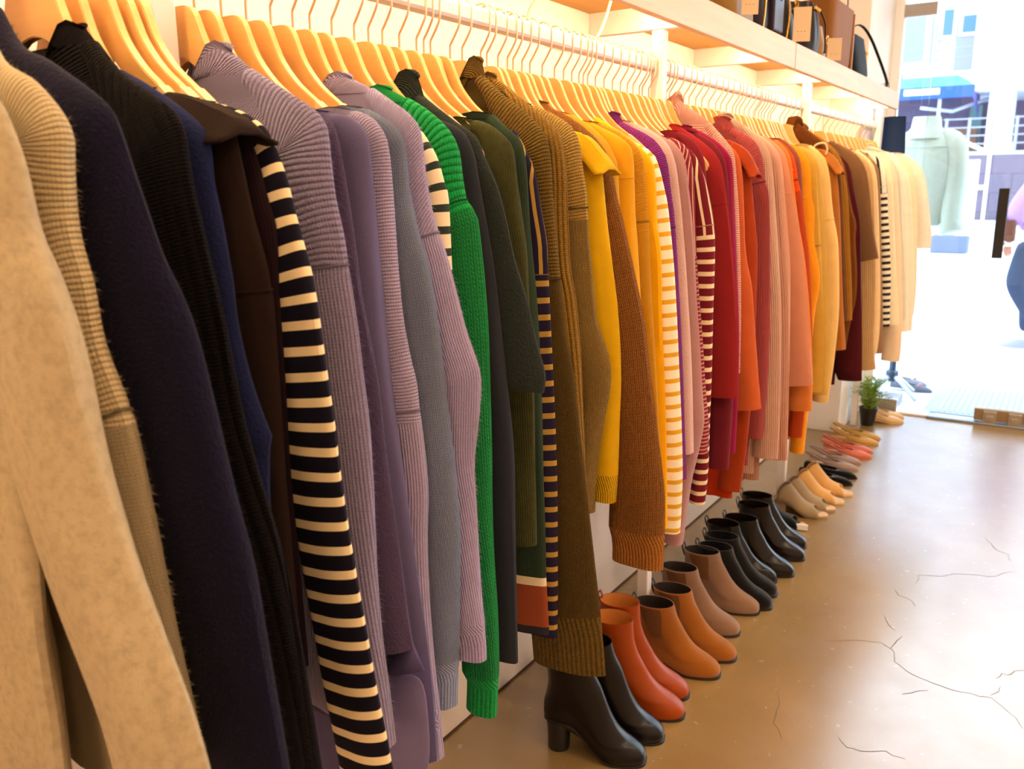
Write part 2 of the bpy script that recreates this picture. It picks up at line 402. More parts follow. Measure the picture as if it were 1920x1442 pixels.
# ------------------------------------------------------------------ hangers
top = [(0, 1.626), (.03, 1.626), (.044, 1.618), (.054, 1.597), (.068, 1.570), (.095, 1.540), (.13, 1.514), (.165, 1.487), (.192, 1.460), (.198, 1.448)]
bot = [(.194, 1.438), (.17, 1.454), (.13, 1.480), (.09, 1.503), (.06, 1.533), (.04, 1.553), (.02, 1.564), (0, 1.567)]
top = smooth_poly(top, 3); bot = smooth_poly(bot, 2)
prof = top + bot[:-1]; prof = prof + [(-x, z) for x, z in bot[::-1]] + [(-x, z) for x, z in top[1:][::-1]]
Z0H = 1.5
def hanger_meshes():
    t = .0060
    mb = MB(); mb.prism([(x, z-Z0H) for x, z in prof], -t, t)
    a = mb.build('hanger_body', M['hanger'], smooth=False)
    bm = bmesh.new(); bm.from_mesh(a.data); es = [e for e in bm.edges if len(e.link_faces) == 2 and e.calc_face_angle(0) > 1.2]
    bmesh.ops.bevel(bm, geom=es, offset=.0012, segments=2, affect='EDGES'); bm.to_mesh(a.data); bm.free()
    pads = []
    for s in (1, -1):
        tp = [(x, z+.0012) for x, z in top if x > .125]; bt = [(x, z-.0012) for x, z in bot if x > .12]
        pl = [(s*x, z-Z0H) for x, z in tp+bt]; mb = MB(); mb.prism(pl, -t-.001, t+.001); pads.append(mb.build('shoulder_grip', M['pad'], smooth=False))
    mb = MB(); r = .0225; zc = ZR1-.003
    P = [(0, 0, 1.624-Z0H), (0, 0, 1.650-Z0H), (.001, 0, 1.656-Z0H), (.006, 0, 1.663-Z0H), (.016, 0, 1.678-Z0H), (.022, 0, 1.69-Z0H)]
    for k in range(11):
        th = -.25 + k*(PI+.75)/10; P.append((r*math.cos(th)+.001, 0, zc-.012+r*math.sin(th)*1.0-Z0H))
    mb.tube(smooth_poly(P, 2), .0020, 6); hk = mb.build('hook', M['wire'])
    return a, pads, hk
HB, HP, HK = hanger_meshes()
for o in [HB, HK]+HP: COL.objects.unlink(o)
def hanger(y, label, yaw=0, sx=1.0, dz=0.0):
    e = empty('clothes_hanger', (XRAIL, y, Z0H), label, 'hanger', 'pale wooden hangers on the rail', yaw)
    for src in [HB, HK]+HP:
        c = src.copy(); COL.objects.link(c); c.parent = e
        if src is not HK: c.scale.x = sx
    return e
def fit(pts):
    P = sorted([(x-XRAIL, z) for x, z in pts if z > 1.40])
    for k in range(40):
        s_ = 1-.01*k
        if all(x*s_ < P[0][0] or (x*s_ < P[-1][0]-.012 and interp(x*s_, [p[0] for p in P], [p[1] for p in P]) > z+.007) for x, z in top): return s_
    return .62

# ------------------------------------------------------------------ garments
def ring_pts(cx, cz, nx, nz, hw, ht, n, th0=0, pert=None):
    """ellipse in plane spanned by (nx,nz) and the rail direction"""
    out = []
    for k in range(n):
        th = 2*PI*k/n
        c, s_ = math.cos(th), math.sin(th)
        ex = c; ey = math.copysign(abs(s_)**.9, s_)
        r = 1+(pert(th) if pert else 0)
        out.append((cx+nx*hw*ex*r, ht*ey*r, cz+nz*hw*ex*r))
    return out
def arc_us(ring):
    u = [0]
    n = len(ring)
    for k in range(n): u.append(u[-1]+math.dist(ring[k], ring[(k+1) % n]))
    return u
def make_garment(G, idx):
    rnd = random.Random(idx*13+5)
    Y = G['Y']; near = Y < 1.4; far = Y > 2.9
    root = empty(G['name'], (XRAIL, Y, 1.5), G['label'], G['cat'])
    col = G['col']; kind = G['kind']; s = G.get('s', .004); fz = G.get('fuzz', 0); ht = G.get('heather', 0)
    kind2 = G.get('kind2', kind); s2 = G.get('s2', s); stripe = G.get('stripe'); tops = G.get('top_stripe')
    nm = 'fabric_%d' % idx
    low = fabric(nm+'_a', col, kind2, s2, stripe, ht, fz)
    if 'seam' in G: up = fabric(nm+'_b', col, kind, s, (tuple(tops)+(1,)) if tops else (stripe), ht, fz)
    else: up = low if kind2 == kind else fabric(nm+'_b', col, kind, s, stripe, ht, fz)
    bst = G.get('bodystripe', stripe)
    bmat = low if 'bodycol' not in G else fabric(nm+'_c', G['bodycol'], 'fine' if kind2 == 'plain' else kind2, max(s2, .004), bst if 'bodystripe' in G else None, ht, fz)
    P = [(x-XRAIL, z-1.5) for x, z in G['pts']]
    sp_, L = resample(smooth_poly(P, 6), 60 if near else (40 if not far else 28))
    n = 30 if near else (20 if not far else 14)
    a0 = P[0][0]; z0 = P[0][1]
    # shoulder tip
    tipi = next((i for i in range(2, len(sp_)) if sp_[i][1] < -.045 and abs(sp_[i][1]-sp_[i-1][1]) > 1.3*abs(sp_[i][0]-sp_[i-1][0])), 8)
    xt, zt = sp_[tipi]
    # ---- body
    hem = G.get('hem', .8)-1.5; hemr = G.get('hemr', 0)
    nr = 34 if near else 22; nb = 36 if near else 24
    ph = Y*3; A = .006*G.get('fold', 1)
    hwr0 = min(xt-.012, .235); hwl0 = .205
    sl = sorted([(q[1], q[0]) for q in sp_[:tipi+1]]); zs = [q[0] for q in sl]; xs = [q[1] for q in sl]
    rings = []; us = []; vs = []
    ztop = z0-.004
    for i in range(nr):
        t = i/(nr-1); z = hem+(ztop-hem)*(1-(1-t)**1.35)
        if z > zt: hr = max(interp(z, zs, xs)-.006, .05)
        else: hr = hwr0 + .015*sstep(zt, hem, z)*0
        hr = min(hr, hwr0) if z <= zt else min(hr, max(hwr0, hr))
        hl = min(hr, hwl0)
        ty = lerp(min(.021, max(.012, .5*G['gap'])), .0125, sstep(zt-.05, ztop, z)); g_ = sstep(zt, hem, z)
        hr2 = hr + .01*g_
        rg = []
        for k in range(nb):
            th = 2*PI*k/nb; c, s_ = math.cos(th), math.sin(th)
            x = (hr2 if c > 0 else hl)*math.copysign(abs(c)**.8, c); y = ty*math.copysign(abs(s_)**.7, s_)
            y += A*g_*(math.sin(x*42+ph)+.6*math.sin(x*77+2*ph+z*6)) + .0015*math.sin(z*30+x*25+ph)
            rg.append((x, y, z))
        rings.append(rg); us.append(arc_us(rg)); vs.append(z+1.5)
    # open hem: turn inside
    inn = [[(x*.985, y*.75, z+.004) for x, y, z in rings[0]], [(x*.97, y*.6, z+.05) for x, y, z in rings[0]]]
    rr = inn[::-1]+rings; uu = [us[0], us[0]]+us; vv = [hem+1.55, hem+1.504]+vs
    mb = MB(); mb.grid(rr, True, uu, vv, 0, cap0=True)
    if 'hemband' in G:
        mats = [bmat, simple(nm+'_h1', G['hemband'][0], .95), simple(nm+'_h2', G['hemband'][1], .95)]
        mb.mi = [(1 if v[0][1] < hem+1.5+.07 else (2 if v[0][1] < hem+1.5+.085 else 0)) for v in mb.uv]
    else: mats = bmat
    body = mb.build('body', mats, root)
    # ---- sleeves
    w0, w1 = G.get('w', (.10, .08)); st = min(G.get('st', .024), max(.015, .5*G['gap']+.003)); cuff = G.get('cuff', 0); seam = G.get('seam', 0)
    def sleeve(side):
        seg = sp_ if side == 1 else sp_[::2]
        ns = len(seg); rings = []; us = []; vs = []; n_ = n if side == 1 else 10
        ph1, ph2 = rnd.uniform(0, 6), rnd.uniform(0, 6)
        ctr = []
        for i, q in enumerate(seg):
            a = seg[max(i-2, 0)]; b_ = seg[min(i+2, ns-1)]
            tx, tz = b_[0]-a[0], b_[1]-a[1]; l = math.hypot(tx, tz); tx /= l; tz /= l
            nx, nz = tz, -tx       # inward (towards the rail, below the shoulder)
            t = i/(ns-1); d = t*L
            w = lerp(.022, w0, sstep(0, .85*max(.12, tipi/len(sp_)*L), d)) if d < .85*max(.12, tipi/len(sp_)*L) else lerp(w0, w1, sstep(.5, 1, t))
            th_ = lerp(.012, st, sstep(0, .18, d))
            if cuff and d > L-cuff:
                k = sstep(L-cuff, L-cuff+.02, d); w = lerp(w, G.get('cuff_w', w1*.88), k); th_ *= lerp(1, .86, k)
            elif cuff and kind2 == 'knit': th_ *= 1.1
            if 'roll' in G and abs(d-G['roll']) < .012: th_ *= 1.12; w *= 1.02
            cx = q[0]+nx*w/2; cz = q[1]+nz*w/2
            if side == -1:
                X = min(q[0], .222)
                cx = -(X - w*.42*abs(nx)); nx = -nx
                if d > L*.9: pass
            fo = G.get('fold', 1)
            if side == 1 and seam and abs(d-seam) < .004+L/ns*.5: sq = .985
            else: sq = 1.0
            pert = lambda th: (.05*fo*math.sin(3*th+ph1+2.5*t) + .03*fo*math.sin(5*th+ph2-4*t))*sstep(.1, .3, d)
            rg = ring_pts(cx, cz, -nx, -nz, w/2*sq, th_*sq, n_, pert=pert)
            rings.append(rg); us.append(arc_us(rg)); vs.append(d)
        # centre u on the outer edge so ribs line up
        us = [[a-(u[-1]/2) for a in u] for u in us]
        split = ns-1
        if cuff: split = max(i for i in range(ns) if vs[i] <= L-cuff+.002)
        mb = MB(); mb.grid(rings[:split+1], True, us[:split+1], vs[:split+1], (lambda i: 1 if (seam and vs[i] < seam) or (not seam) else 0), cap0=True, cap1=bool(cuff))
        if not cuff:
            e = rings[-1]; c = [sum(p[k] for p in e)/len(e) for k in range(3)]
            r1 = [tuple(lerp(c[k], p[k], .9) for k in range(3)) for p in e]; r2 = [(lerp(c[0], p[0], .8), lerp(c[1], p[1], .7), p[2]+.04) for p in e]
            mb.grid([e, r1, r2], True, None, None, 0, cap1=True)
        smats = [low, up]
        if 'hemband' in G and side == 1:
            smats += [mats[1], mats[2], simple(nm+'_h3', '1c1a26', .95)]
            mb.mi = [(4 if v[0][1] > L-.018 else 2 if v[0][1] > L-.10 else 3 if v[0][1] > L-.118 else m_) if v[0][1] > .2 else m_ for v, m_ in zip(mb.uv, mb.mi)]
        so = mb.build('sleeve', smats, root)
        if cuff:
            cm = fabric(nm+'_cf%d' % side, col, 'rib', G.get('cuff_s', max(s2*.9, .005)), None, ht, fz) if side == 1 else G['_cm']
            G['_cm'] = cm
            e = rings[-1]; c = [sum(p[k] for p in e)/len(e) for k in range(3)]
            r1 = [tuple(lerp(c[k], p[k], .88) for k in range(3)) for p in e]; r2 = [(lerp(c[0], p[0], .8), lerp(c[1], p[1], .7), p[2]+.03) for p in e]
            mb = MB(); mb.grid(rings[split:], True, us[split:], vs[split:], 0); mb.grid([e, r1, r2], True, None, None, 0, cap1=True)
            mb.build('cuff', cm, root)
        return rings
    R1 = sleeve(1); sleeve(-1)
    if fz >= .5 and near:
        mb = MB(); nf = 9000 if fz >= .8 else 4000
        for _ in range(nf):
            i = rnd.randrange(2, len(R1)-1); k = rnd.randrange(len(R1[0])); r0 = R1[i]; c = [sum(p[q] for p in r0)/len(r0) for q in range(3)]
            k2 = (k+1) % len(r0); u_ = rnd.random(); w_ = rnd.random()
            p = Vector([lerp(lerp(r0[k][q], r0[k2][q], u_), lerp(R1[i-1][k][q], R1[i-1][k2][q], u_), w_) for q in range(3)])
            nrm = (p-Vector(c)).normalized(); d = (nrm*.7+Vector((rnd.uniform(-1, 1), rnd.uniform(-1, 1), rnd.uniform(-1, .6)))*.6).normalized()
            l = rnd.uniform(.003, .009)*(.5+.6*fz); e_ = d.cross(nrm).normalized()*.00016
            tip = p+d*l+Vector((0, 0, -l*.3)); mb.add([p-nrm*.001-e_, p-nrm*.001+e_, tip], [(0, 1, 2)])
        fo_ = mb.build('fuzz', simple(nm+'_fuzz', col, .9), root, smooth=False); fo_['kind'] = 'stuff'
    # raised armhole seam
    if seam:
        i = min(range(len(sp_)), key=lambda k: abs(k/(len(sp_)-1)*L-seam))
        c = [sum(p[k] for p in R1[i])/len(R1[i]) for k in range(3)]
        mb = MB(); mb.tube([tuple(lerp(c[k], p[k], 1.012) for k in range(3)) for p in R1[i]], .0012 if kind2 == 'plain' else .0018, 5, closed=True); mb.build('seam', low, root)
    # ---- collar
    cl = G.get('collar', (0, max(a0-.012, .06), .014))
    a1 = min(cl[1], a0-.004) if cl[0] == 0 else cl[1]; hgt = cl[2]
    rings = []; us = []; vs = []
    m_ = 30
    wz = 1.0
    for j in range(9):
        t = j/8
        a = lerp(a0+.006, a1, min(1, t*1.25)); rg = []
        if t > .9: a += .004
        for k in range(m_):
            th = 2*PI*k/m_; c, s_ = math.cos(th), math.sin(th)
            dip = ((hgt+.03)*sstep(.8, .1, c) if s_ < 0 else (.012 if c > 0 else .03)*sstep(.6, .1, c))*t + .35*hgt*abs(c)**7*t**2
            x = a*math.copysign(abs(c)**.9, c); y = lerp(.015, .019, t)*s_*(1+.0*t)
            z = z0-.006 + t*hgt - dip + (.004*math.sin(5*th+idx) if hgt > .05 else 0)*t
            z -= (.4*hgt*t)*(1-abs(c))*(1 if hgt > .07 else 0)*.0
            if c < 0: x = max(x, -.2); z -= .3*hgt*t
            rg.append((x, y, z))
        rings.append(rg); us.append(arc_us(rg)); vs.append(t*hgt)
    rings += [[(x*.97, y*.82, z-.001) for x, y, z in rings[-1]], [(x*.96, y*.8, z-min(hgt, .03)) for x, y, z in rings[-1]]]
    us += [us[-1], us[-1]]; vs += [hgt+.002, hgt+.02]
    cmat = fabric(nm+'_n', col, 'rib' if kind not in ('plain', 'felt') else 'felt', .007 if hgt > .03 else .004, None, ht, fz*.7)
    mb = MB(); mb.grid(rings, True, us, vs, 0); mb.build('collar', cmat, root)
    if G.get('lapel'):
        # wide flat collar folded down over the shoulder, its free corner lifting
        E = [q for i, q in enumerate(sp_) if i/(len(sp_)-1)*L < .135]; E = resample(E, 12)[0]
        rows = []
        for j in range(6):
            t = j/5; row = []
            for i, q in enumerate(E):
                s_ = i/(len(E)-1)
                yo = -.029*math.cos(t*PI); zo = -min(.055, max(.010, q[1]-E[-1][1]+.012))*abs(math.cos(t*PI)) + .010
                row.append((q[0]+.008+.012*s_*s_, yo*(1+.35*s_), q[1]+zo+.006*s_))
            rows.append(row)
        mb = MB(); mb.grid(rows, closed=False); mb.build('lapel', cmat, root, solid=.004)
    if G.get('pocket'):
        # turned-up fabric band low on the coat front
        pm = fabric(nm+'_p', '51486a', 'felt')
        pm2 = fabric(nm+'_q', '8076a0', 'felt')
        def q_(p, y_): return (p[0]-XRAIL, y_, p[1]-1.5)
        rows = [[q_((-0.765, 0.735), -.026), q_((-0.731, 0.764), -.032), q_((-0.701, 0.788), -.036), q_((-0.683, 0.818), -.034)],
                [q_((-0.754, 0.716), -.030), q_((-0.718, 0.746), -.038), q_((-0.686, 0.765), -.042), q_((-0.659, 0.774), -.034)]]
        mb = MB(); mb.grid(rows, closed=False); mb.build('pocket_flap', pm, root, solid=.006)
        rows = [[q_((-0.753, 0.720), -.027), q_((-0.718, 0.749), -.031), q_((-0.660, 0.775), -.029)], [q_((-0.752, 0.657), -.028), q_((-0.712, 0.679), -.033), q_((-0.656, 0.705), -.029)], [q_((-0.751, 0.562), -.027), q_((-0.712, 0.578), -.033), q_((-0.651, 0.603), -.029)]]
        mb = MB(); mb.grid(rows, closed=False); mb.build('patch_pocket', pm2, root, solid=.004, sub=2)
    if G.get('loop'):
        mb = MB(); mb.tube(smooth_poly([(.13, -.02, .02), (.15, -.03, .045), (.18, -.03, .05), (.19, -.025, .03), (.185, -.02, .01)], 5), .0035, 6); mb.build('hanging_loop', simple('cream_tape', 'f0d9b0', .9), root)
    return root

GAR = [
{'name': 'knit_sweater', 'cat': 'sweater', 'label': 'heather beige smooth wool sweater at the very front of the rail', 'col': 'b3a080', 'kind': 'felt', 'Y': 0.375, 'w': (0.13, 0.12), 'heather': 0.5, 'fold': 1.5, 'hem': 0.75, 'pts': [(-0.7708, 1.5015), (-0.7433, 1.4791), (-0.7251, 1.4557), (-0.7118, 1.4204), (-0.7054, 1.3703), (-0.6846, 1.3326), (-0.6663, 1.2777), (-0.6516, 1.1856), (-0.6266, 1.1019), (-0.5958, 1.0284), (-0.5729, 0.972), (-0.5572, 0.9124)], 'gap': 0.05},
{'name': 'knit_sweater', 'cat': 'sweater', 'label': 'thick cream ribbed wool sweater second from the front', 'col': 'c2ac84', 'kind': 'hrib', 'Y': 0.43, 'w': (0.12, 0.1), 's': 0.0055, 'seam': 0.4, 'kind2': 'knit', 's2': 0.0045, 'fuzz': 0.5, 'hem': 0.8, 'pts': [(-0.8474, 1.5407), (-0.8265, 1.5154), (-0.7784, 1.4948), (-0.7467, 1.4686), (-0.7361, 1.4462), (-0.741, 1.4174), (-0.743, 1.3671), (-0.7297, 1.3207), (-0.7223, 1.2686), (-0.7051, 1.2313), (-0.6892, 1.1965), (-0.6815, 1.1552), (-0.6712, 1.0854), (-0.6608, 1.0028), (-0.6483, 0.9293), (-0.6372, 0.8533)], 'gap': 0.05},
{'name': 'knit_sweater', 'cat': 'sweater', 'label': 'fuzzy navy blue sweater beside the cream ribbed one', 'col': '141126', 'kind': 'fuzzy', 'Y': 0.48, 'w': (0.13, 0.11), 'fuzz': 1, 'hem': 0.75, 'pts': [(-0.9189, 1.5791), (-0.8889, 1.5418), (-0.841, 1.5231), (-0.7965, 1.5007), (-0.7586, 1.4772), (-0.745, 1.4533), (-0.7329, 1.4178), (-0.7179, 1.3798), (-0.7021, 1.3417), (-0.6789, 1.3065), (-0.6654, 1.2792), (-0.654, 1.2424), (-0.6428, 1.1989), (-0.6322, 1.1547), (-0.6207, 1.1102), (-0.6051, 1.0556), (-0.5898, 0.947), (-0.5757, 0.8461)], 'gap': 0.05},
{'name': 'turtleneck_sweater', 'cat': 'sweater', 'label': 'black turtleneck sweater with a wide ribbed collar', 'col': '0f0a0d', 'kind': 'rib', 'Y': 0.565, 'w': (0.14, 0.12), 's': 0.016, 'collar': (-0.02, 0.09, 0.03), 'fold': 1.3, 'hem': 0.7, 'pts': [(-0.8945, 1.5556), (-0.8618, 1.5264), (-0.8367, 1.5114), (-0.7994, 1.4934), (-0.7716, 1.4774), (-0.7597, 1.4554), (-0.7514, 1.4034), (-0.7378, 1.3453), (-0.725, 1.2917), (-0.7153, 1.2373), (-0.7044, 1.1706), (-0.6885, 1.1151), (-0.6616, 1.031), (-0.6481, 0.9538), (-0.6356, 0.8505), (-0.627, 0.7692)], 'gap': 0.035},
{'name': 'knit_sweater', 'cat': 'sweater', 'label': 'soft midnight blue sweater behind the black turtleneck', 'col': '1d2246', 'kind': 'fuzzy', 'Y': 0.6, 'w': (0.11, 0.09), 'hem': 0.72, 'pts': [(-0.9059, 1.5307), (-0.8608, 1.512), (-0.8139, 1.4889), (-0.7816, 1.4685), (-0.7688, 1.4493), (-0.7674, 1.4088), (-0.7605, 1.3704), (-0.7518, 1.3033), (-0.7499, 1.2632), (-0.7378, 1.2057), (-0.7179, 1.1546), (-0.7093, 1.1408), (-0.715, 1.1187), (-0.72, 1.0557), (-0.7142, 0.9866), (-0.7013, 0.8976), (-0.6899, 0.8332)], 'gap': 0.032},
{'name': 'collared_coat', 'cat': 'coat', 'label': 'dark brown-black wool coat with a folded collar', 'col': '241814', 'kind': 'felt', 'Y': 0.632, 'w': (0.12, 0.11), 'lapel': 1, 'hem': 0.7, 'seam': 0.28, 'kind2': 'felt', 'pts': [(-0.8647, 1.5072), (-0.8284, 1.5004), (-0.7902, 1.4844), (-0.766, 1.4641), (-0.758, 1.4309), (-0.7475, 1.3751), (-0.7356, 1.3299), (-0.7278, 1.2841), (-0.728, 1.2008), (-0.7276, 1.076), (-0.7238, 0.9783), (-0.7199, 0.8765)], 'gap': 0.023},
{'name': 'knit_cardigan', 'cat': 'cardigan', 'label': 'dark maroon-black fine knit cardigan left of the striped top', 'col': '1a0c12', 'kind': 'fine', 'Y': 0.655, 'w': (0.12, 0.1), 'hem': 0.7, 'pts': [(-0.8359, 1.4981), (-0.8094, 1.4921), (-0.7842, 1.4801), (-0.7718, 1.4599), (-0.7578, 1.4314), (-0.7468, 1.3916), (-0.7351, 1.3573), (-0.7351, 1.2811), (-0.7349, 1.1958), (-0.7384, 1.0671), (-0.7361, 0.9664), (-0.7351, 0.8244)], 'gap': 0.019},
{'name': 'striped_top', 'cat': 'striped top', 'label': 'navy top with cream stripes along its long sleeve', 'col': '14111f', 'kind': 'plain', 'Y': 0.674, 'w': (0.085, 0.088), 'stripe': ('e9d2a4', 0.0295, 0.36), 'hem': 0.7, 'roll': 0.245, 'st': 0.022, 'pts': [(-0.8328, 1.4953), (-0.8106, 1.4895), (-0.7809, 1.4771), (-0.7608, 1.4632), (-0.7464, 1.4372), (-0.7343, 1.4057), (-0.7276, 1.3798), (-0.7205, 1.3568), (-0.7094, 1.322), (-0.6997, 1.2812), (-0.6936, 1.2336), (-0.6875, 1.1852), (-0.6813, 1.136), (-0.6759, 1.073), (-0.6678, 1.0091), (-0.6579, 0.9442), (-0.6469, 0.8785), (-0.6365, 0.8112), (-0.626, 0.7572), (-0.6145, 0.6881)], 'gap': 0.019},
{'name': 'knit_sweater', 'cat': 'sweater', 'label': 'lavender mohair sweater with a wide ribbed neck', 'col': '8b80a2', 'kind': 'hrib', 'Y': 0.745, 'w': (0.12, 0.09), 's': 0.0075, 'seam': 0.3, 'kind2': 'rib', 's2': 0.005, 'fuzz': 1, 'collar': (-0.01, 0.105, 0.045), 'hem': 0.7, 'pts': [(-0.8614, 1.5433), (-0.8301, 1.5276), (-0.7953, 1.5097), (-0.7575, 1.489), (-0.7418, 1.4699), (-0.7391, 1.4388), (-0.7352, 1.3903), (-0.7255, 1.3473), (-0.7187, 1.2975), (-0.7106, 1.2405), (-0.7049, 1.1823), (-0.6978, 1.1164), (-0.6958, 1.048), (-0.6956, 0.9774), (-0.6954, 0.9046), (-0.6924, 0.8304), (-0.6847, 0.7557), (-0.6777, 0.6789)], 'gap': 0.034},
{'name': 'knit_cardigan', 'cat': 'cardigan', 'label': 'dark purple fuzzy cardigan with a smooth placket edge', 'col': '473a56', 'kind': 'fuzzy', 'Y': 0.779, 'w': (0.13, 0.11), 'fuzz': 1, 'hem': 0.66, 'pts': [(-0.779, 1.4875), (-0.7665, 1.4764), (-0.7573, 1.4576), (-0.749, 1.4151), (-0.7412, 1.3645), (-0.7354, 1.3197), (-0.7282, 1.2677), (-0.7146, 1.202), (-0.7072, 1.1484), (-0.7022, 1.0794), (-0.6947, 1.002), (-0.6871, 0.9226), (-0.6798, 0.8487), (-0.6728, 0.8044)], 'gap': 0.034},
{'name': 'wool_coat', 'cat': 'coat', 'label': 'smooth slate purple coat with a turned-up patch pocket', 'col': '5c5476', 'kind': 'felt', 'Y': 0.822, 'w': (0.1, 0.11), 'fold': 2, 'hem': 0.5, 'hemw': 0.3, 'pocket': 1, 'pts': [(-0.8005, 1.4925), (-0.7805, 1.4896), (-0.7615, 1.4785), (-0.7486, 1.4589), (-0.7451, 1.4153), (-0.742, 1.363), (-0.7373, 1.2896), (-0.7329, 1.2072), (-0.7256, 1.1227), (-0.7158, 1.0436), (-0.7066, 0.9473), (-0.6988, 0.8714), (-0.69, 0.794), (-0.6838, 0.7139), (-0.6803, 0.6048)], 'gap': 0.042},
{'name': 'knit_sweater', 'cat': 'sweater', 'label': 'pinkish mauve rib knit sweater beside the slate coat', 'col': 'a193b4', 'kind': 'hrib', 'Y': 0.864, 'w': (0.1, 0.09), 's': 0.0045, 'seam': 0.42, 'kind2': 'rib', 's2': 0.004, 'fuzz': 0.4, 'hem': 0.58, 'cuff': 0.07, 'pts': [(-0.8031, 1.4986), (-0.7831, 1.4923), (-0.7639, 1.4769), (-0.7541, 1.4588), (-0.7503, 1.4289), (-0.7481, 1.3684), (-0.7434, 1.2995), (-0.7368, 1.2292), (-0.7264, 1.176), (-0.7185, 1.1469), (-0.7152, 1.1148), (-0.7078, 1.0484), (-0.7046, 0.9876), (-0.709, 0.9237), (-0.7097, 0.8345), (-0.7064, 0.7433), (-0.6996, 0.6593), (-0.6936, 0.5773)], 'gap': 0.042},
{'name': 'knit_sweater', 'cat': 'sweater', 'label': 'grey-blue stockinette wool sweater with a ribbed cuff', 'col': '8a94b2', 'kind': 'knit', 'Y': 0.908, 'w': (0.115, 0.075), 's': 0.005, 'cuff': 0.075, 'cuff_kind': 'rib', 'hem': 0.8, 'pts': [(-0.8225, 1.5046), (-0.7992, 1.4944), (-0.7748, 1.4783), (-0.762, 1.4573), (-0.7596, 1.4298), (-0.7551, 1.3881), (-0.7415, 1.339), (-0.7267, 1.2967), (-0.7174, 1.254), (-0.7102, 1.196), (-0.704, 1.137), (-0.6976, 1.0769), (-0.692, 1.0156), (-0.6872, 0.9208), (-0.6915, 0.8372), (-0.6982, 0.7063), (-0.7022, 0.6362)], 'gap': 0.042},
{'name': 'knit_sweater', 'cat': 'sweater', 'label': 'pale lilac sweater with a fuzzy cabled shoulder', 'col': 'aa9cc4', 'kind': 'diag', 'Y': 0.95, 'w': (0.12, 0.08), 's': 0.0045, 'seam': 0.24, 'kind2': 'rib', 's2': 0.0035, 'fuzz': 0.8, 'collar': (0, 0.11, 0.035), 'cuff': 0.06, 'hem': 0.8, 'pts': [(-0.8488, 1.5373), (-0.8156, 1.5176), (-0.7877, 1.5006), (-0.768, 1.4766), (-0.7618, 1.4234), (-0.7509, 1.3658), (-0.7296, 1.3079), (-0.717, 1.2642), (-0.7002, 1.2055), (-0.6829, 1.1617), (-0.6771, 1.1357), (-0.6829, 1.0767), (-0.6919, 1.0116), (-0.6898, 0.9385), (-0.6847, 0.8214), (-0.6767, 0.7363), (-0.6754, 0.7011)], 'gap': 0.034},
{'name': 'striped_top', 'cat': 'striped top', 'label': 'cream top with dark green stripes half hidden by lilac knit', 'col': 'ecd9b8', 'kind': 'plain', 'Y': 0.984, 'w': (0.08, 0.07), 'stripe': ('2f3a35', 0.031, 0.36), 'hem': 0.92, 'bodycol': '22222c', 'bodystripe': ('caa468', 0.031, 0.36), 'pts': [(-0.802, 1.4869), (-0.7835, 1.4665), (-0.7655, 1.4384), (-0.7552, 1.4054), (-0.75, 1.3907), (-0.7478, 1.3426), (-0.7466, 1.2898), (-0.7421, 1.2129), (-0.7351, 1.1182), (-0.7277, 1.0292), (-0.7185, 0.9211), (-0.7155, 0.8785)], 'gap': 0.034},
{'name': 'knit_sweater', 'cat': 'sweater', 'label': 'bright green chunky cable-knit sweater', 'col': '17984a', 'kind': 'hrib', 'Y': 1.03, 'w': (0.105, 0.062), 's': 0.0115, 'seam': 0.2, 'kind2': 'knit', 's2': 0.0085, 'collar': (0, 0.115, 0.03), 'cuff': 0.07, 'hem': 0.78, 'pts': [(-0.853, 1.5309), (-0.8184, 1.5125), (-0.7821, 1.4847), (-0.7637, 1.4543), (-0.7599, 1.4167), (-0.7523, 1.3788), (-0.7373, 1.3621), (-0.7309, 1.3101), (-0.7253, 1.2557), (-0.7207, 1.1924), (-0.7184, 1.1111), (-0.7162, 1.0106), (-0.7159, 0.9151), (-0.7133, 0.8261), (-0.7076, 0.7354), (-0.7059, 0.641), (-0.7104, 0.5495)], 'gap': 0.046},
{'name': 'wool_coat', 'cat': 'coat', 'label': 'dark slate wool coat next to the green knit', 'col': '2b2d36', 'kind': 'felt', 'Y': 1.08, 'w': (0.12, 0.085), 'hem': 0.76, 'fold': 1.4, 'pts': [(-0.8329, 1.501), (-0.8127, 1.4947), (-0.7881, 1.4797), (-0.772, 1.4522), (-0.7631, 1.4093), (-0.7544, 1.3541), (-0.7456, 1.2983), (-0.7323, 1.2009), (-0.7188, 1.1012), (-0.705, 0.9904), (-0.7011, 0.856), (-0.6982, 0.7156), (-0.6968, 0.6282)], 'gap': 0.033},
{'name': 'knit_sweater', 'cat': 'sweater', 'label': 'charcoal green felted sweater with short three-quarter sleeves', 'col': '2b312f', 'kind': 'fuzzy', 'Y': 1.113, 'w': (0.14, 0.13), 'fuzz': 0.8, 'collar': (0, 0.1, 0.05), 'hem': 0.8, 'pts': [(-0.8943, 1.5439), (-0.865, 1.5245), (-0.8271, 1.5003), (-0.792, 1.4774), (-0.7708, 1.4412), (-0.7487, 1.4012), (-0.7326, 1.3533), (-0.7185, 1.297), (-0.6965, 1.2324), (-0.6813, 1.167), (-0.6668, 1.1178), (-0.6697, 1.0851)], 'gap': 0.033},
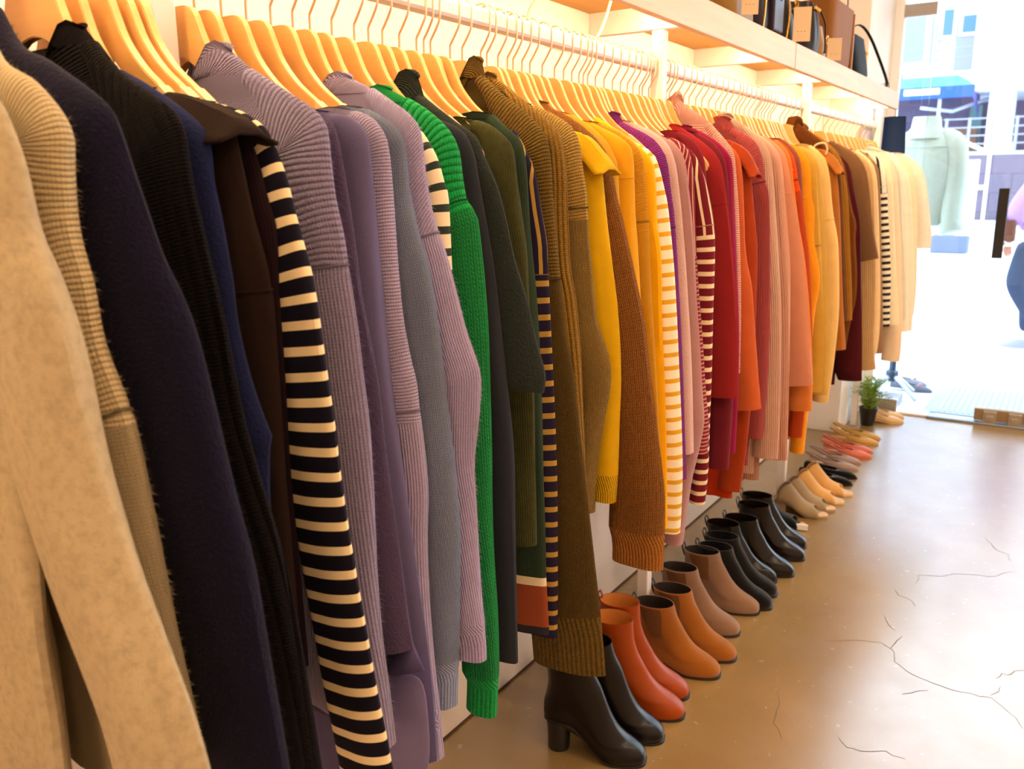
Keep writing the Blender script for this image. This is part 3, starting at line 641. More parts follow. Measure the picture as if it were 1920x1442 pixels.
{'name': 'knit_sweater', 'cat': 'sweater', 'label': 'mottled dark olive sweater under the charcoal one', 'col': '3e3f22', 'kind': 'fine', 'Y': 1.19, 'w': (0.11, 0.1), 'heather': 0.6, 'hem': 0.9, 'pts': [(-0.8431, 1.5078), (-0.8199, 1.5009), (-0.7941, 1.4849), (-0.7738, 1.4636), (-0.769, 1.4345), (-0.7661, 1.4094), (-0.7583, 1.3588), (-0.7495, 1.2991), (-0.7447, 1.2208), (-0.7369, 1.0957), (-0.7342, 0.9557), (-0.7303, 0.788)], 'gap': 0.046},
{'name': 'knit_sweater', 'cat': 'sweater', 'label': 'dark green sweater with a cream and rust striped hem', 'col': '2e3c2e', 'kind': 'fine', 'Y': 1.236, 'w': (0.11, 0.12), 'hem': 0.66, 'hemband': ('8c3d18', 'e8d6b0'), 'cuffband': 1, 'pts': [(-0.8405, 1.5189), (-0.8193, 1.5008), (-0.7982, 1.4855), (-0.7827, 1.4654), (-0.7756, 1.4268), (-0.7707, 1.3574), (-0.7657, 1.2956), (-0.7585, 1.2285), (-0.7523, 1.1417), (-0.747, 1.0288), (-0.7438, 0.912), (-0.7404, 0.7912), (-0.7393, 0.7082), (-0.7358, 0.6346), (-0.7335, 0.592)], 'gap': 0.02},
{'name': 'knit_sweater', 'cat': 'sweater', 'label': 'rust brown sweater showing only its collar between dark knits', 'col': 'a35a1e', 'kind': 'rib', 'Y': 1.256, 'w': (0.08, 0.08), 's': 0.004, 'collar': (0, 0.11, 0.02), 'hem': 0.95, 'pts': [(-0.9244, 1.5447), (-0.8986, 1.5257), (-0.8765, 1.507), (-0.8546, 1.4859), (-0.8386, 1.4546), (-0.8283, 1.4012), (-0.8183, 1.311), (-0.814, 1.1713), (-0.8101, 0.9759), (-0.8094, 0.7686)], 'gap': 0.019},
{'name': 'striped_top', 'cat': 'striped top', 'label': 'navy top with mustard stripes down its sleeve', 'col': '221c33', 'kind': 'plain', 'Y': 1.275, 'w': (0.07, 0.075), 'stripe': ('a8853f', 0.0295, 0.34), 'seam': 0.25, 'top_stripe': ('a8853f', 0.022, 0.3), 'hem': 0.63, 'pts': [(-0.8234, 1.4943), (-0.802, 1.4629), (-0.7829, 1.4229), (-0.7703, 1.3607), (-0.7618, 1.3204), (-0.7586, 1.2933), (-0.7563, 1.2106), (-0.7496, 1.0784), (-0.7449, 0.981), (-0.7412, 0.8808), (-0.7397, 0.7774), (-0.7382, 0.671), (-0.7378, 0.5666)], 'gap': 0.019},
{'name': 'turtleneck_sweater', 'cat': 'sweater', 'label': 'dark olive chunky ribbed turtleneck sweater', 'col': '664f20', 'kind': 'hrib', 'Y': 1.333, 'w': (0.12, 0.165), 's': 0.0065, 'seam': 0.42, 'kind2': 'knit', 's2': 0.005, 'cuff_w': 0.16, 'collar': (-0.035, 0.07, 0.042), 'cuff': 0.11, 'hem': 0.9, 'cuff_s': 0.01, 'pts': [(-0.9285, 1.5982), (-0.8886, 1.5637), (-0.8381, 1.5293), (-0.7976, 1.4897), (-0.7845, 1.4461), (-0.7766, 1.3545), (-0.7664, 1.261), (-0.7548, 1.1656), (-0.7467, 1.1174), (-0.7364, 1.069), (-0.7243, 0.9699), (-0.712, 0.8688), (-0.6994, 0.7656), (-0.6865, 0.6602), (-0.6734, 0.5526), (-0.6664, 0.4774)], 'gap': 0.037},
{'name': 'turtleneck_sweater', 'cat': 'sweater', 'label': 'golden olive ribbed turtleneck sweater behind the darker one', 'col': '8a682a', 'kind': 'rib', 'Y': 1.37, 'w': (0.1, 0.09), 's': 0.009, 'collar': (-0.03, 0.075, 0.04), 'hem': 0.95, 'pts': [(-0.8956, 1.5764), (-0.8556, 1.5463), (-0.8109, 1.5138), (-0.7855, 1.4818), (-0.7775, 1.419), (-0.7759, 1.3534), (-0.7697, 1.2579), (-0.7581, 1.1999), (-0.7459, 1.1015), (-0.7392, 1.0003), (-0.7324, 0.9073), (-0.7211, 0.7475)], 'gap': 0.037},
{'name': 'knit_sweater', 'cat': 'sweater', 'label': 'khaki tan diagonal-ribbed sweater with a loose elbow', 'col': 'a48344', 'kind': 'hrib', 'Y': 1.43, 'w': (0.12, 0.07), 's': 0.006, 'seam': 0.24, 'kind2': 'knit', 's2': 0.0055, 'hem': 1.0, 'pts': [(-0.8754, 1.5489), (-0.8349, 1.5306), (-0.8008, 1.5101), (-0.7827, 1.4812), (-0.7756, 1.4384), (-0.765, 1.3905), (-0.7582, 1.303), (-0.7494, 1.234), (-0.7391, 1.1539), (-0.7226, 1.1144), (-0.7094, 1.0694), (-0.7106, 1.0172), (-0.7242, 0.9464), (-0.7379, 0.8571), (-0.7425, 0.7645)], 'gap': 0.06},
{'name': 'collared_coat', 'cat': 'coat', 'label': 'bright yellow coat with a wide folded collar', 'col': 'cda010', 'kind': 'felt', 'Y': 1.49, 'w': (0.085, 0.06), 'lapel': 1, 'cuff': 0.05, 'hem': 1.0, 'pts': [(-0.832, 1.5048), (-0.8053, 1.4969), (-0.7821, 1.4688), (-0.768, 1.4392), (-0.7574, 1.3501), (-0.743, 1.2494), (-0.7296, 1.1571), (-0.7214, 1.0414), (-0.7225, 0.9321), (-0.723, 0.8425), (-0.7251, 0.7711)], 'gap': 0.055},
{'name': 'knit_sweater', 'cat': 'sweater', 'label': 'ochre orange chunky sweater with a balloon sleeve and ribbed cuff', 'col': 'a5682a', 'kind': 'knit', 'Y': 1.545, 'w': (0.1, 0.125), 's': 0.008, 'cuff': 0.065, 'cuff_w': 0.115, 'hem': 0.95, 'collar': (0, 0.12, 0.02), 'st': 0.03, 'pts': [(-0.9145, 1.5571), (-0.8775, 1.5399), (-0.8292, 1.5094), (-0.7911, 1.4708), (-0.774, 1.425), (-0.7626, 1.3792), (-0.749, 1.3383), (-0.7238, 1.2458), (-0.698, 1.1418), (-0.6769, 1.0142), (-0.6597, 0.9057), (-0.6421, 0.7953), (-0.6378, 0.7033), (-0.6374, 0.6227)], 'gap': 0.055},
{'name': 'cotton_blouse', 'cat': 'blouse', 'label': 'pale mustard blouse with a short turned sleeve', 'col': 'c29028', 'kind': 'plain', 'Y': 1.61, 'w': (0.09, 0.09), 'hem': 0.95, 'pts': [(-0.8955, 1.5448), (-0.8581, 1.5221), (-0.8211, 1.4924), (-0.8025, 1.4627), (-0.7936, 1.4395), (-0.7885, 1.3677), (-0.7783, 1.2383), (-0.7695, 1.1725)], 'gap': 0.05},
{'name': 'cotton_blouse', 'cat': 'blouse', 'label': 'orange-yellow smooth blouse with a dropped shoulder seam', 'col': 'd6971a', 'kind': 'plain', 'Y': 1.66, 'w': (0.09, 0.09), 'hem': 0.92, 'seam': 0.17, 'kind2': 'plain', 'fold': 1.4, 'pts': [(-0.8784, 1.531), (-0.8407, 1.5133), (-0.8036, 1.4938), (-0.7835, 1.4635), (-0.7756, 1.345), (-0.7653, 1.2348), (-0.7549, 1.1222), (-0.7367, 1.0079), (-0.7232, 0.8908), (-0.7031, 0.7725)], 'gap': 0.05},
{'name': 'knit_sweater', 'cat': 'sweater', 'label': 'amber yellow rib knit sweater with horizontal ridges', 'col': 'cb8e1e', 'kind': 'hrib', 'Y': 1.712, 'w': (0.09, 0.08), 's': 0.0035, 'seam': 0.26, 'kind2': 'rib', 's2': 0.003, 'hem': 0.92, 'pts': [(-0.8801, 1.5317), (-0.8353, 1.5101), (-0.7973, 1.4815), (-0.7829, 1.4485), (-0.7763, 1.388), (-0.7691, 1.31), (-0.7611, 1.2079), (-0.7467, 1.0688), (-0.7321, 0.9261), (-0.7187, 0.754)], 'gap': 0.04},
{'name': 'knit_cardigan', 'cat': 'cardigan', 'label': 'vivid yellow cardigan directly before the white striped top', 'col': 'e8a80e', 'kind': 'plain', 'Y': 1.752, 'w': (0.09, 0.08), 'hem': 0.9, 'fold': 1.5, 'pts': [(-0.914, 1.5489), (-0.8549, 1.5149), (-0.8097, 1.4832), (-0.7815, 1.4547), (-0.7714, 1.41), (-0.7635, 1.3197), (-0.7513, 1.2512), (-0.7428, 1.1109), (-0.7315, 0.9668), (-0.7221, 0.8055), (-0.7144, 0.6252)], 'gap': 0.038},
{'name': 'striped_top', 'cat': 'striped top', 'label': 'white top with mustard yellow stripes', 'col': 'f2e6cf', 'kind': 'plain', 'Y': 1.79, 'w': (0.065, 0.068), 'stripe': ('d9a52a', 0.03, 0.34), 'roll': 0.17, 'hem': 0.88, 'pts': [(-0.8534, 1.5007), (-0.8209, 1.4859), (-0.7963, 1.4705), (-0.7816, 1.4419), (-0.766, 1.3872), (-0.7556, 1.3414), (-0.7402, 1.2255), (-0.7295, 1.1069), (-0.7199, 0.9855), (-0.71, 0.8613), (-0.7025, 0.7336), (-0.7028, 0.6009)], 'gap': 0.038},
{'name': 'knit_sweater', 'cat': 'sweater', 'label': 'purple ribbed sweater with a high collar', 'col': '7d2a7c', 'kind': 'hrib', 'Y': 1.845, 'w': (0.085, 0.07), 's': 0.005, 'seam': 0.3, 'kind2': 'rib', 's2': 0.004, 'collar': (0, 0.11, 0.032), 'hem': 0.9, 'pts': [(-0.9008, 1.5444), (-0.8603, 1.5252), (-0.8205, 1.504), (-0.7924, 1.4708), (-0.7823, 1.4393), (-0.7728, 1.3868), (-0.7617, 1.328), (-0.7513, 1.2206), (-0.7365, 1.0367), (-0.7238, 0.8459), (-0.7147, 0.7149)], 'gap': 0.055},
{'name': 'knit_sweater', 'cat': 'sweater', 'label': 'pale dusty pink mohair sweater beside the purple one', 'col': 'c9a29c', 'kind': 'fuzzy', 'Y': 1.905, 'w': (0.08, 0.07), 'fuzz': 1, 'hem': 0.9, 'pts': [(-0.8955, 1.5451), (-0.8544, 1.5255), (-0.8164, 1.5003), (-0.7969, 1.4677), (-0.7848, 1.4223), (-0.7671, 1.3015), (-0.7476, 1.141), (-0.731, 0.9628), (-0.7188, 0.7646)], 'gap': 0.045},
{'name': 'knit_sweater', 'cat': 'sweater', 'label': 'rosy pink fine knit sweater with a long full sleeve', 'col': 'aa7e7e', 'kind': 'fine', 'Y': 1.95, 'w': (0.12, 0.05), 'fuzz': 0.6, 'hem': 0.7, 'hemr': -0.06, 'pts': [(-0.8816, 1.5348), (-0.8401, 1.5125), (-0.8032, 1.4895), (-0.7861, 1.4589), (-0.7778, 1.4164), (-0.7654, 1.3367), (-0.7533, 1.2373), (-0.7437, 1.1362), (-0.7294, 1.0206), (-0.7155, 0.8894), (-0.7104, 0.836), (-0.7198, 0.7661), (-0.7371, 0.6793), (-0.7463, 0.5918), (-0.7557, 0.4994)], 'gap': 0.045},
{'name': 'striped_top', 'cat': 'striped top', 'label': 'burgundy top with thin white pinstripes', 'col': '7c2733', 'kind': 'plain', 'Y': 1.995, 'w': (0.07, 0.06), 'stripe': ('c98d84', 0.01, 0.3), 'seam': 0.3, 'top_stripe': ('d9a79b', 0.012, 0.25), 'hem': 0.7, 'pts': [(-0.8416, 1.5132), (-0.8084, 1.4973), (-0.7897, 1.4661), (-0.7812, 1.4227), (-0.7712, 1.3101), (-0.7603, 1.1823), (-0.7438, 1.0521), (-0.7257, 0.8921), (-0.7151, 0.8108), (-0.7161, 0.7407)], 'gap': 0.045},
{'name': 'striped_top', 'cat': 'striped top', 'label': 'burgundy boxy top with broad cream stripes', 'col': '6e1a28', 'kind': 'plain', 'Y': 2.04, 'w': (0.06, 0.045), 'stripe': ('e8d3ae', 0.03, 0.36), 'seam': 0.22, 'top_stripe': ('e8d3ae', 0.026, 0.25), 'hem': 0.6, 'pts': [(-0.8293, 1.4971), (-0.8012, 1.4787), (-0.7746, 1.4292), (-0.7556, 1.366), (-0.7419, 1.3024), (-0.7365, 1.2446), (-0.7348, 1.1795), (-0.7327, 1.0735), (-0.7292, 0.9378), (-0.7284, 0.798), (-0.7275, 0.6832), (-0.7319, 0.587)], 'gap': 0.04},
{'name': 'cotton_shirt', 'cat': 'shirt', 'label': 'wine red shirt tucked behind the broad striped top', 'col': '741c28', 'kind': 'plain', 'Y': 2.08, 'w': (0.07, 0.07), 'hem': 0.75, 'pts': [(-0.8496, 1.5298), (-0.8181, 1.5108), (-0.7976, 1.481), (-0.7852, 1.4489), (-0.7745, 1.3329), (-0.7646, 1.1744), (-0.7572, 1.0111)], 'gap': 0.04},
{'name': 'boxy_tee', 'cat': 'tee', 'label': 'brick red boxy top with a dropped sleeve seam', 'col': '8e2226', 'kind': 'plain', 'Y': 2.17, 'w': (0.12, 0.12), 'hem': 0.8, 'seam': 0.22, 'kind2': 'plain', 'collar': (0, 0.11, 0.03), 'pts': [(-0.8688, 1.536), (-0.8245, 1.5067), (-0.7905, 1.4767), (-0.7718, 1.4368), (-0.7525, 1.3304), (-0.7372, 1.2225), (-0.7231, 1.113), (-0.7123, 0.9871), (-0.7024, 0.8512)], 'gap': 0.04},
{'name': 'knit_sweater', 'cat': 'sweater', 'label': 'plum wine sweater hanging lower than the brick red top', 'col': '70202c', 'kind': 'fine', 'Y': 2.21, 'w': (0.08, 0.06), 'hem': 0.78, 'pts': [(-0.8553, 1.5333), (-0.8181, 1.5119), (-0.7925, 1.4845), (-0.7767, 1.4507), (-0.7635, 1.3292), (-0.7494, 1.1914), (-0.7349, 1.022), (-0.7289, 0.8468), (-0.7302, 0.6338)], 'gap': 0.04},
{'name': 'knit_sweater', 'cat': 'sweater', 'label': 'dark magenta sweater with a rolled neckline', 'col': '8c1440', 'kind': 'fine', 'Y': 2.26, 'w': (0.07, 0.05), 'hem': 0.78, 'collar': (0, 0.105, 0.025), 'pts': [(-0.8719, 1.543), (-0.8295, 1.5183), (-0.7961, 1.49), (-0.7785, 1.4543), (-0.7662, 1.3277), (-0.7531, 1.1873), (-0.7382, 1.0146), (-0.7319, 0.836), (-0.7322, 0.6662)], 'gap': 0.04},
{'name': 'turtleneck_sweater', 'cat': 'sweater', 'label': 'pale rose sweater whose tall folded neck sticks up', 'col': 'dd9f92', 'kind': 'hrib', 'Y': 2.3, 'w': (0.06, 0.05), 's': 0.006, 'hem': 0.8, 'collar': (-0.035, 0.06, 0.09), 'pts': [(-0.8613, 1.5679), (-0.8378, 1.5435), (-0.8145, 1.5193), (-0.791, 1.4869), (-0.7805, 1.4245), (-0.7651, 1.2983), (-0.7485, 1.0969), (-0.7405, 0.888)], 'gap': 0.04},
{'name': 'boxy_tee', 'cat': 'tee', 'label': 'terracotta orange boxy top with flared short sleeve', 'col': 'bf5a30', 'kind': 'plain', 'Y': 2.35, 'w': (0.1, 0.1), 'hem': 0.66, 'seam': 0.3, 'kind2': 'plain', 'pts': [(-0.8549, 1.5227), (-0.8195, 1.506), (-0.7944, 1.4814), (-0.7799, 1.4319), (-0.7683, 1.3251), (-0.756, 1.2093), (-0.7347, 1.1219), (-0.7206, 1.0031), (-0.7062, 0.8825), (-0.6927, 0.78)], 'gap': 0.05},
{'name': 'collared_coat', 'cat': 'coat', 'label': 'rust coat with a stiff folded collar', 'col': '9c3a18', 'kind': 'felt', 'Y': 2.4, 'w': (0.09, 0.07), 'lapel': 1, 'hem': 0.48, 'bodycol': 'b03410', 'pts': [(-0.8377, 1.524), (-0.8111, 1.5089), (-0.7872, 1.4825), (-0.7721, 1.425), (-0.7566, 1.3091), (-0.7456, 1.221), (-0.7411, 1.0862), (-0.7351, 0.8699), (-0.739, 0.7416), (-0.7439, 0.6264), (-0.7552, 0.504)], 'gap': 0.05},
{'name': 'knit_sweater', 'cat': 'sweater', 'label': 'rose coral ribbed sweater with a funnel neck', 'col': 'aa4c4e', 'kind': 'hrib', 'Y': 2.55, 'w': (0.11, 0.08), 's': 0.006, 'seam': 0.19, 'kind2': 'rib', 's2': 0.005, 'collar': (0, 0.11, 0.045), 'hem': 0.54, 'pts': [(-0.8804, 1.5647), (-0.8427, 1.5451), (-0.8098, 1.52), (-0.7885, 1.4759), (-0.7753, 1.4108), (-0.7637, 1.3728), (-0.7528, 1.2423), (-0.7386, 1.0054), (-0.7338, 0.842), (-0.7363, 0.6903), (-0.738, 0.6352)], 'gap': 0.05},
{'name': 'knit_sweater', 'cat': 'sweater', 'label': 'cream pink sweater with its neck showing behind the coral one', 'col': 'dcae9a', 'kind': 'rib', 'Y': 2.6, 'w': (0.09, 0.08), 's': 0.006, 'hem': 0.5, 'collar': (0, 0.1, 0.05), 'pts': [(-0.8605, 1.5724), (-0.8272, 1.5498), (-0.7984, 1.5184), (-0.7783, 1.4722), (-0.7579, 1.3179), (-0.7372, 1.1607), (-0.7208, 1.0001), (-0.7076, 0.734), (-0.7036, 0.5614)], 'gap': 0.05},
{'name': 'knit_sweater', 'cat': 'sweater', 'label': 'long peach pink rib sweater with deep ribbed hem', 'col': 'cc937c', 'kind': 'rib', 'Y': 2.66, 'w': (0.11, 0.12), 's': 0.007, 'hem': 0.46, 'fold': 1.6, 'cuff': 0.13, 'cuff_w': 0.12, 'pts': [(-0.8681, 1.5619), (-0.8257, 1.5338), (-0.7944, 1.4971), (-0.7776, 1.4579), (-0.7593, 1.3162), (-0.7432, 1.1881), (-0.7253, 1.0582), (-0.7039, 0.8248), (-0.694, 0.6703), (-0.686, 0.5442)], 'gap': 0.06},
{'name': 'knit_sweater', 'cat': 'sweater', 'label': 'blush pink sweater between peach rib and salmon top', 'col': 'd29c88', 'kind': 'fine', 'Y': 2.72, 'w': (0.08, 0.06), 'hem': 0.75, 'fold': 1.5, 'pts': [(-0.862, 1.5566), (-0.8189, 1.5265), (-0.7906, 1.4908), (-0.7778, 1.4429), (-0.7616, 1.3144), (-0.7445, 1.2004), (-0.736, 1.1179), (-0.7252, 0.9497), (-0.7164, 0.8122)], 'gap': 0.06},
{'name': 'boxy_tee', 'cat': 'tee', 'label': 'salmon pink boxy top with a flat wide sleeve hem', 'col': 'cc886c', 'kind': 'plain', 'Y': 2.82, 'w': (0.13, 0.14), 'hem': 0.72, 'seam': 0.21, 'kind2': 'plain', 'pts': [(-0.8674, 1.5531), (-0.8265, 1.5238), (-0.7992, 1.4903), (-0.784, 1.4359), (-0.7648, 1.3448), (-0.7431, 1.2447), (-0.723, 1.1437), (-0.6963, 0.9728), (-0.6631, 0.7619)], 'gap': 0.06},
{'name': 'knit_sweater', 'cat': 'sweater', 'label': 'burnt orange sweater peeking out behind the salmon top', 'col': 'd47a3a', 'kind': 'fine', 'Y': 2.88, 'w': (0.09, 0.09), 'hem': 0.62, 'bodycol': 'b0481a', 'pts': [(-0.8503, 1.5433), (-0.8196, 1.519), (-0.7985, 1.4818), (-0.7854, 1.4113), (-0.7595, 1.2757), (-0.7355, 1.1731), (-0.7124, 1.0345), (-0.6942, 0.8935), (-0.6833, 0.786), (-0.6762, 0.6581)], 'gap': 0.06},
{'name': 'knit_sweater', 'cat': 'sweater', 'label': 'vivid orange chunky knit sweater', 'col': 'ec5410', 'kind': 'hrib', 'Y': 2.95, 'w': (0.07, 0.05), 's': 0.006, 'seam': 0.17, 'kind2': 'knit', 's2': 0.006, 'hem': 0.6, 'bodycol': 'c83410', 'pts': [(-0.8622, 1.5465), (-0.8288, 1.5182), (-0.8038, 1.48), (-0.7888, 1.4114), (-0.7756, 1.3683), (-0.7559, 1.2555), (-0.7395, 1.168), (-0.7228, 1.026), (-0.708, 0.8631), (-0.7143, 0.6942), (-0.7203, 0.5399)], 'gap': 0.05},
{'name': 'knit_cardigan', 'cat': 'cardigan', 'label': 'dark brown cardigan glimpsed between two orange knits', 'col': '8a4a3c', 'kind': 'fine', 'Y': 3.0, 'w': (0.05, 0.05), 'hem': 0.8, 'pts': [(-0.8589, 1.5484), (-0.8252, 1.5196), (-0.8015, 1.481), (-0.7899, 1.4114), (-0.7775, 1.3062), (-0.7591, 1.1639), (-0.7403, 1.0194)], 'gap': 0.05},
{'name': 'collared_coat', 'cat': 'coat', 'label': 'orange coat with a stand collar behind vivid orange knit', 'col': 'ea9420', 'kind': 'felt', 'Y': 3.05, 'w': (0.09, 0.05), 'hem': 0.5, 'seam': 0.22, 'kind2': 'felt', 'collar': (0, 0.11, 0.03), 'pts': [(-0.8452, 1.5358), (-0.8174, 1.521), (-0.7888, 1.4905), (-0.7764, 1.4377), (-0.7662, 1.3405), (-0.7555, 1.3138), (-0.7504, 1.2152), (-0.7263, 1.1251), (-0.7182, 1.0614), (-0.7267, 0.9774), (-0.7297, 0.8641), (-0.7262, 0.6522), (-0.7332, 0.4521)], 'gap': 0.05},
{'name': 'knit_sweater', 'cat': 'sweater', 'label': 'mustard gold sweater with fine ridges', 'col': 'd9a640', 'kind': 'hrib', 'Y': 3.12, 'w': (0.09, 0.07), 's': 0.004, 'seam': 0.36, 'kind2': 'rib', 's2': 0.004, 'hem': 0.64, 'pts': [(-0.8366, 1.5291), (-0.8082, 1.5104), (-0.7823, 1.4742), (-0.7689, 1.4113), (-0.7541, 1.3029), (-0.7409, 1.1932), (-0.7249, 1.0447), (-0.7059, 0.8555), (-0.7038, 0.6699)], 'gap': 0.07},
{'name': 'knit_cardigan', 'cat': 'cardigan', 'label': 'khaki gold cardigan left of the pale tan sweater', 'col': 'c99f50', 'kind': 'plain', 'Y': 3.19, 'w': (0.07, 0.06), 'hem': 0.62, 'fold': 1.4, 'pts': [(-0.8405, 1.5315), (-0.8093, 1.507), (-0.783, 1.47), (-0.7703, 1.3931), (-0.7564, 1.3008), (-0.7383, 1.1513), (-0.7199, 0.9995), (-0.705, 0.8448), (-0.6962, 0.6463)], 'gap': 0.07},
{'name': 'knit_sweater', 'cat': 'sweater', 'label': 'pale tan sweater with a pointelle band on its sleeve', 'col': 'e6bd78', 'kind': 'fine', 'Y': 3.3, 'w': (0.1, 0.06), 'hem': 0.6, 'seam': 0.3, 'kind2': 'fine', 'pts': [(-0.8469, 1.541), (-0.8171, 1.5195), (-0.7885, 1.4869), (-0.7681, 1.4115), (-0.7486, 1.2977), (-0.7265, 1.2022), (-0.7155, 1.1055), (-0.7038, 0.9485), (-0.7044, 0.8279), (-0.7088, 0.7048), (-0.718, 0.5892)], 'gap': 0.11},
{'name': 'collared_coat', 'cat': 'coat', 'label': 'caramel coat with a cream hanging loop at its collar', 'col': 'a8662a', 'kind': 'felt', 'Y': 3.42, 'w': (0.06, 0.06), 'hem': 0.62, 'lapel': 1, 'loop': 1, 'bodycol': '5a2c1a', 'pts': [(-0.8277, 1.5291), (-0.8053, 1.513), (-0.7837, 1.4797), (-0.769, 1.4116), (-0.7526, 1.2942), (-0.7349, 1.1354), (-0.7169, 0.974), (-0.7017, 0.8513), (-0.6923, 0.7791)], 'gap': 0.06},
{'name': 'turtleneck_sweater', 'cat': 'sweater', 'label': 'chestnut turtleneck standing taller just before the ochre one', 'col': '6a3a12', 'kind': 'rib', 'Y': 3.48, 'w': (0.05, 0.05), 's': 0.006, 'hem': 0.72, 'collar': (-0.04, 0.07, 0.12), 'pts': [(-0.8437, 1.551), (-0.8161, 1.5227), (-0.7899, 1.4848), (-0.7708, 1.4117), (-0.756, 1.2924), (-0.7329, 1.0904), (-0.7093, 0.8842)], 'gap': 0.06},
{'name': 'turtleneck_sweater', 'cat': 'sweater', 'label': 'ochre brown turtleneck with a slouchy ribbed neck', 'col': 'a8701e', 'kind': 'rib', 'Y': 3.55, 'w': (0.06, 0.06), 's': 0.008, 'hem': 0.72, 'collar': (-0.04, 0.075, 0.09), 'pts': [(-0.8469, 1.5576), (-0.8191, 1.5328), (-0.7904, 1.4922), (-0.772, 1.4319), (-0.7545, 1.331), (-0.7411, 1.2088), (-0.7205, 1.0435), (-0.7034, 0.8754)], 'gap': 0.07},
{'name': 'knit_sweater', 'cat': 'sweater', 'label': 'dark chocolate sweater with an elbow pointing outward', 'col': '6d3d12', 'kind': 'fuzzy', 'Y': 3.62, 'w': (0.1, 0.07), 'hem': 0.64, 'fuzz': 0.4, 'pts': [(-0.8513, 1.5318), (-0.8171, 1.5085), (-0.79, 1.4692), (-0.7749, 1.4017), (-0.7509, 1.2988), (-0.7328, 1.2472), (-0.732, 1.1846), (-0.7161, 1.0587), (-0.7118, 0.952), (-0.7234, 0.8646), (-0.7336, 0.7538)], 'gap': 0.07},
{'name': 'knit_sweater', 'cat': 'sweater', 'label': 'deep burgundy brown long sweater beside the taupe top', 'col': '4c161b', 'kind': 'fine', 'Y': 3.75, 'w': (0.09, 0.11), 'hem': 0.56, 'cuff': 0.03, 'pts': [(-0.8645, 1.5297), (-0.8271, 1.5035), (-0.7993, 1.465), (-0.7791, 1.3909), (-0.7538, 1.306), (-0.7368, 1.2205), (-0.7192, 1.0255), (-0.7013, 0.8266), (-0.6847, 0.5911)], 'gap': 0.13},
{'name': 'boxy_tee', 'cat': 'tee', 'label': 'taupe brown top with a short elbow-length sleeve', 'col': '76553a', 'kind': 'felt', 'Y': 3.95, 'w': (0.14, 0.13), 'hem': 0.8, 'pts': [(-0.9024, 1.574), (-0.8522, 1.546), (-0.806, 1.5074), (-0.7732, 1.4453), (-0.7462, 1.3235), (-0.7222, 1.212), (-0.6929, 1.0908)], 'gap': 0.15},
{'name': 'knit_sweater', 'cat': 'sweater', 'label': 'long tan ribbed sweater below the taupe sleeve', 'col': 'e0b680', 'kind': 'rib', 'Y': 4.1, 'w': (0.09, 0.09), 's': 0.008, 'hem': 0.56, 'cuff': 0.04, 'pts': [(-0.8662, 1.5464), (-0.8236, 1.5157), (-0.7894, 1.4763), (-0.7691, 1.3895), (-0.7493, 1.2281), (-0.7278, 0.9934), (-0.7165, 0.8014), (-0.7111, 0.6794), (-0.6936, 0.577)], 'gap': 0.1},
{'name': 'knit_sweater', 'cat': 'sweater', 'label': 'sand coloured sweater right of the tan ribbed one', 'col': 'efcc9c', 'kind': 'fine', 'Y': 4.2, 'w': (0.08, 0.06), 'hem': 0.6, 'pts': [(-0.8689, 1.5494), (-0.8255, 1.5181), (-0.7929, 1.4779), (-0.7698, 1.3891), (-0.7494, 1.2242), (-0.725, 0.9845), (-0.711, 0.7886), (-0.7097, 0.6887), (-0.714, 0.6278)], 'gap': 0.1},
{'name': 'knit_cardigan', 'cat': 'cardigan', 'label': 'mushroom brown cardigan seen low beside the pin-striped sleeve', 'col': '93704e', 'kind': 'fine', 'Y': 4.3, 'w': (0.06, 0.07), 'hem': 0.62, 'pts': [(-0.861, 1.545), (-0.8237, 1.5132), (-0.7928, 1.4722), (-0.7747, 1.3648), (-0.7519, 1.1471), (-0.7246, 0.8754), (-0.7007, 0.6175)], 'gap': 0.1},
{'name': 'striped_top', 'cat': 'striped top', 'label': 'white top with narrow black stripes', 'col': 'f2ead8', 'kind': 'plain', 'Y': 4.4, 'w': (0.06, 0.055), 'stripe': ('2a2522', 0.03, 0.45), 'seam': 0.2, 'top_stripe': ('2a2522', 0.04, 0.35), 'hem': 0.8, 'pts': [(-0.8529, 1.5524), (-0.8199, 1.5225), (-0.7884, 1.4808), (-0.7677, 1.4004), (-0.7516, 1.2658), (-0.7341, 1.1422), (-0.7145, 0.9669), (-0.7082, 0.8653), (-0.6993, 0.7318)], 'gap': 0.1},
{'name': 'knit_sweater', 'cat': 'sweater', 'label': 'cream sweater directly after the black-striped top', 'col': 'fbeccb', 'kind': 'fine', 'Y': 4.5, 'w': (0.09, 0.09), 'hem': 0.62, 'pts': [(-0.853, 1.5554), (-0.8146, 1.5247), (-0.7797, 1.4771), (-0.759, 1.4002), (-0.7401, 1.263), (-0.7155, 1.0607), (-0.6882, 0.8554), (-0.6726, 0.7306)], 'gap': 0.1},
{'name': 'knit_sweater', 'cat': 'sweater', 'label': 'pale peach sweater with a wide straight body', 'col': 'f8dfc0', 'kind': 'fine', 'Y': 4.6, 'w': (0.09, 0.09), 'hem': 0.56, 'pts': [(-0.847, 1.5531), (-0.8104, 1.5219), (-0.7749, 1.4734), (-0.7541, 1.4), (-0.7323, 1.2602), (-0.7071, 1.0541), (-0.684, 0.8445), (-0.6702, 0.6306), (-0.6711, 0.5268)], 'gap': 0.08},
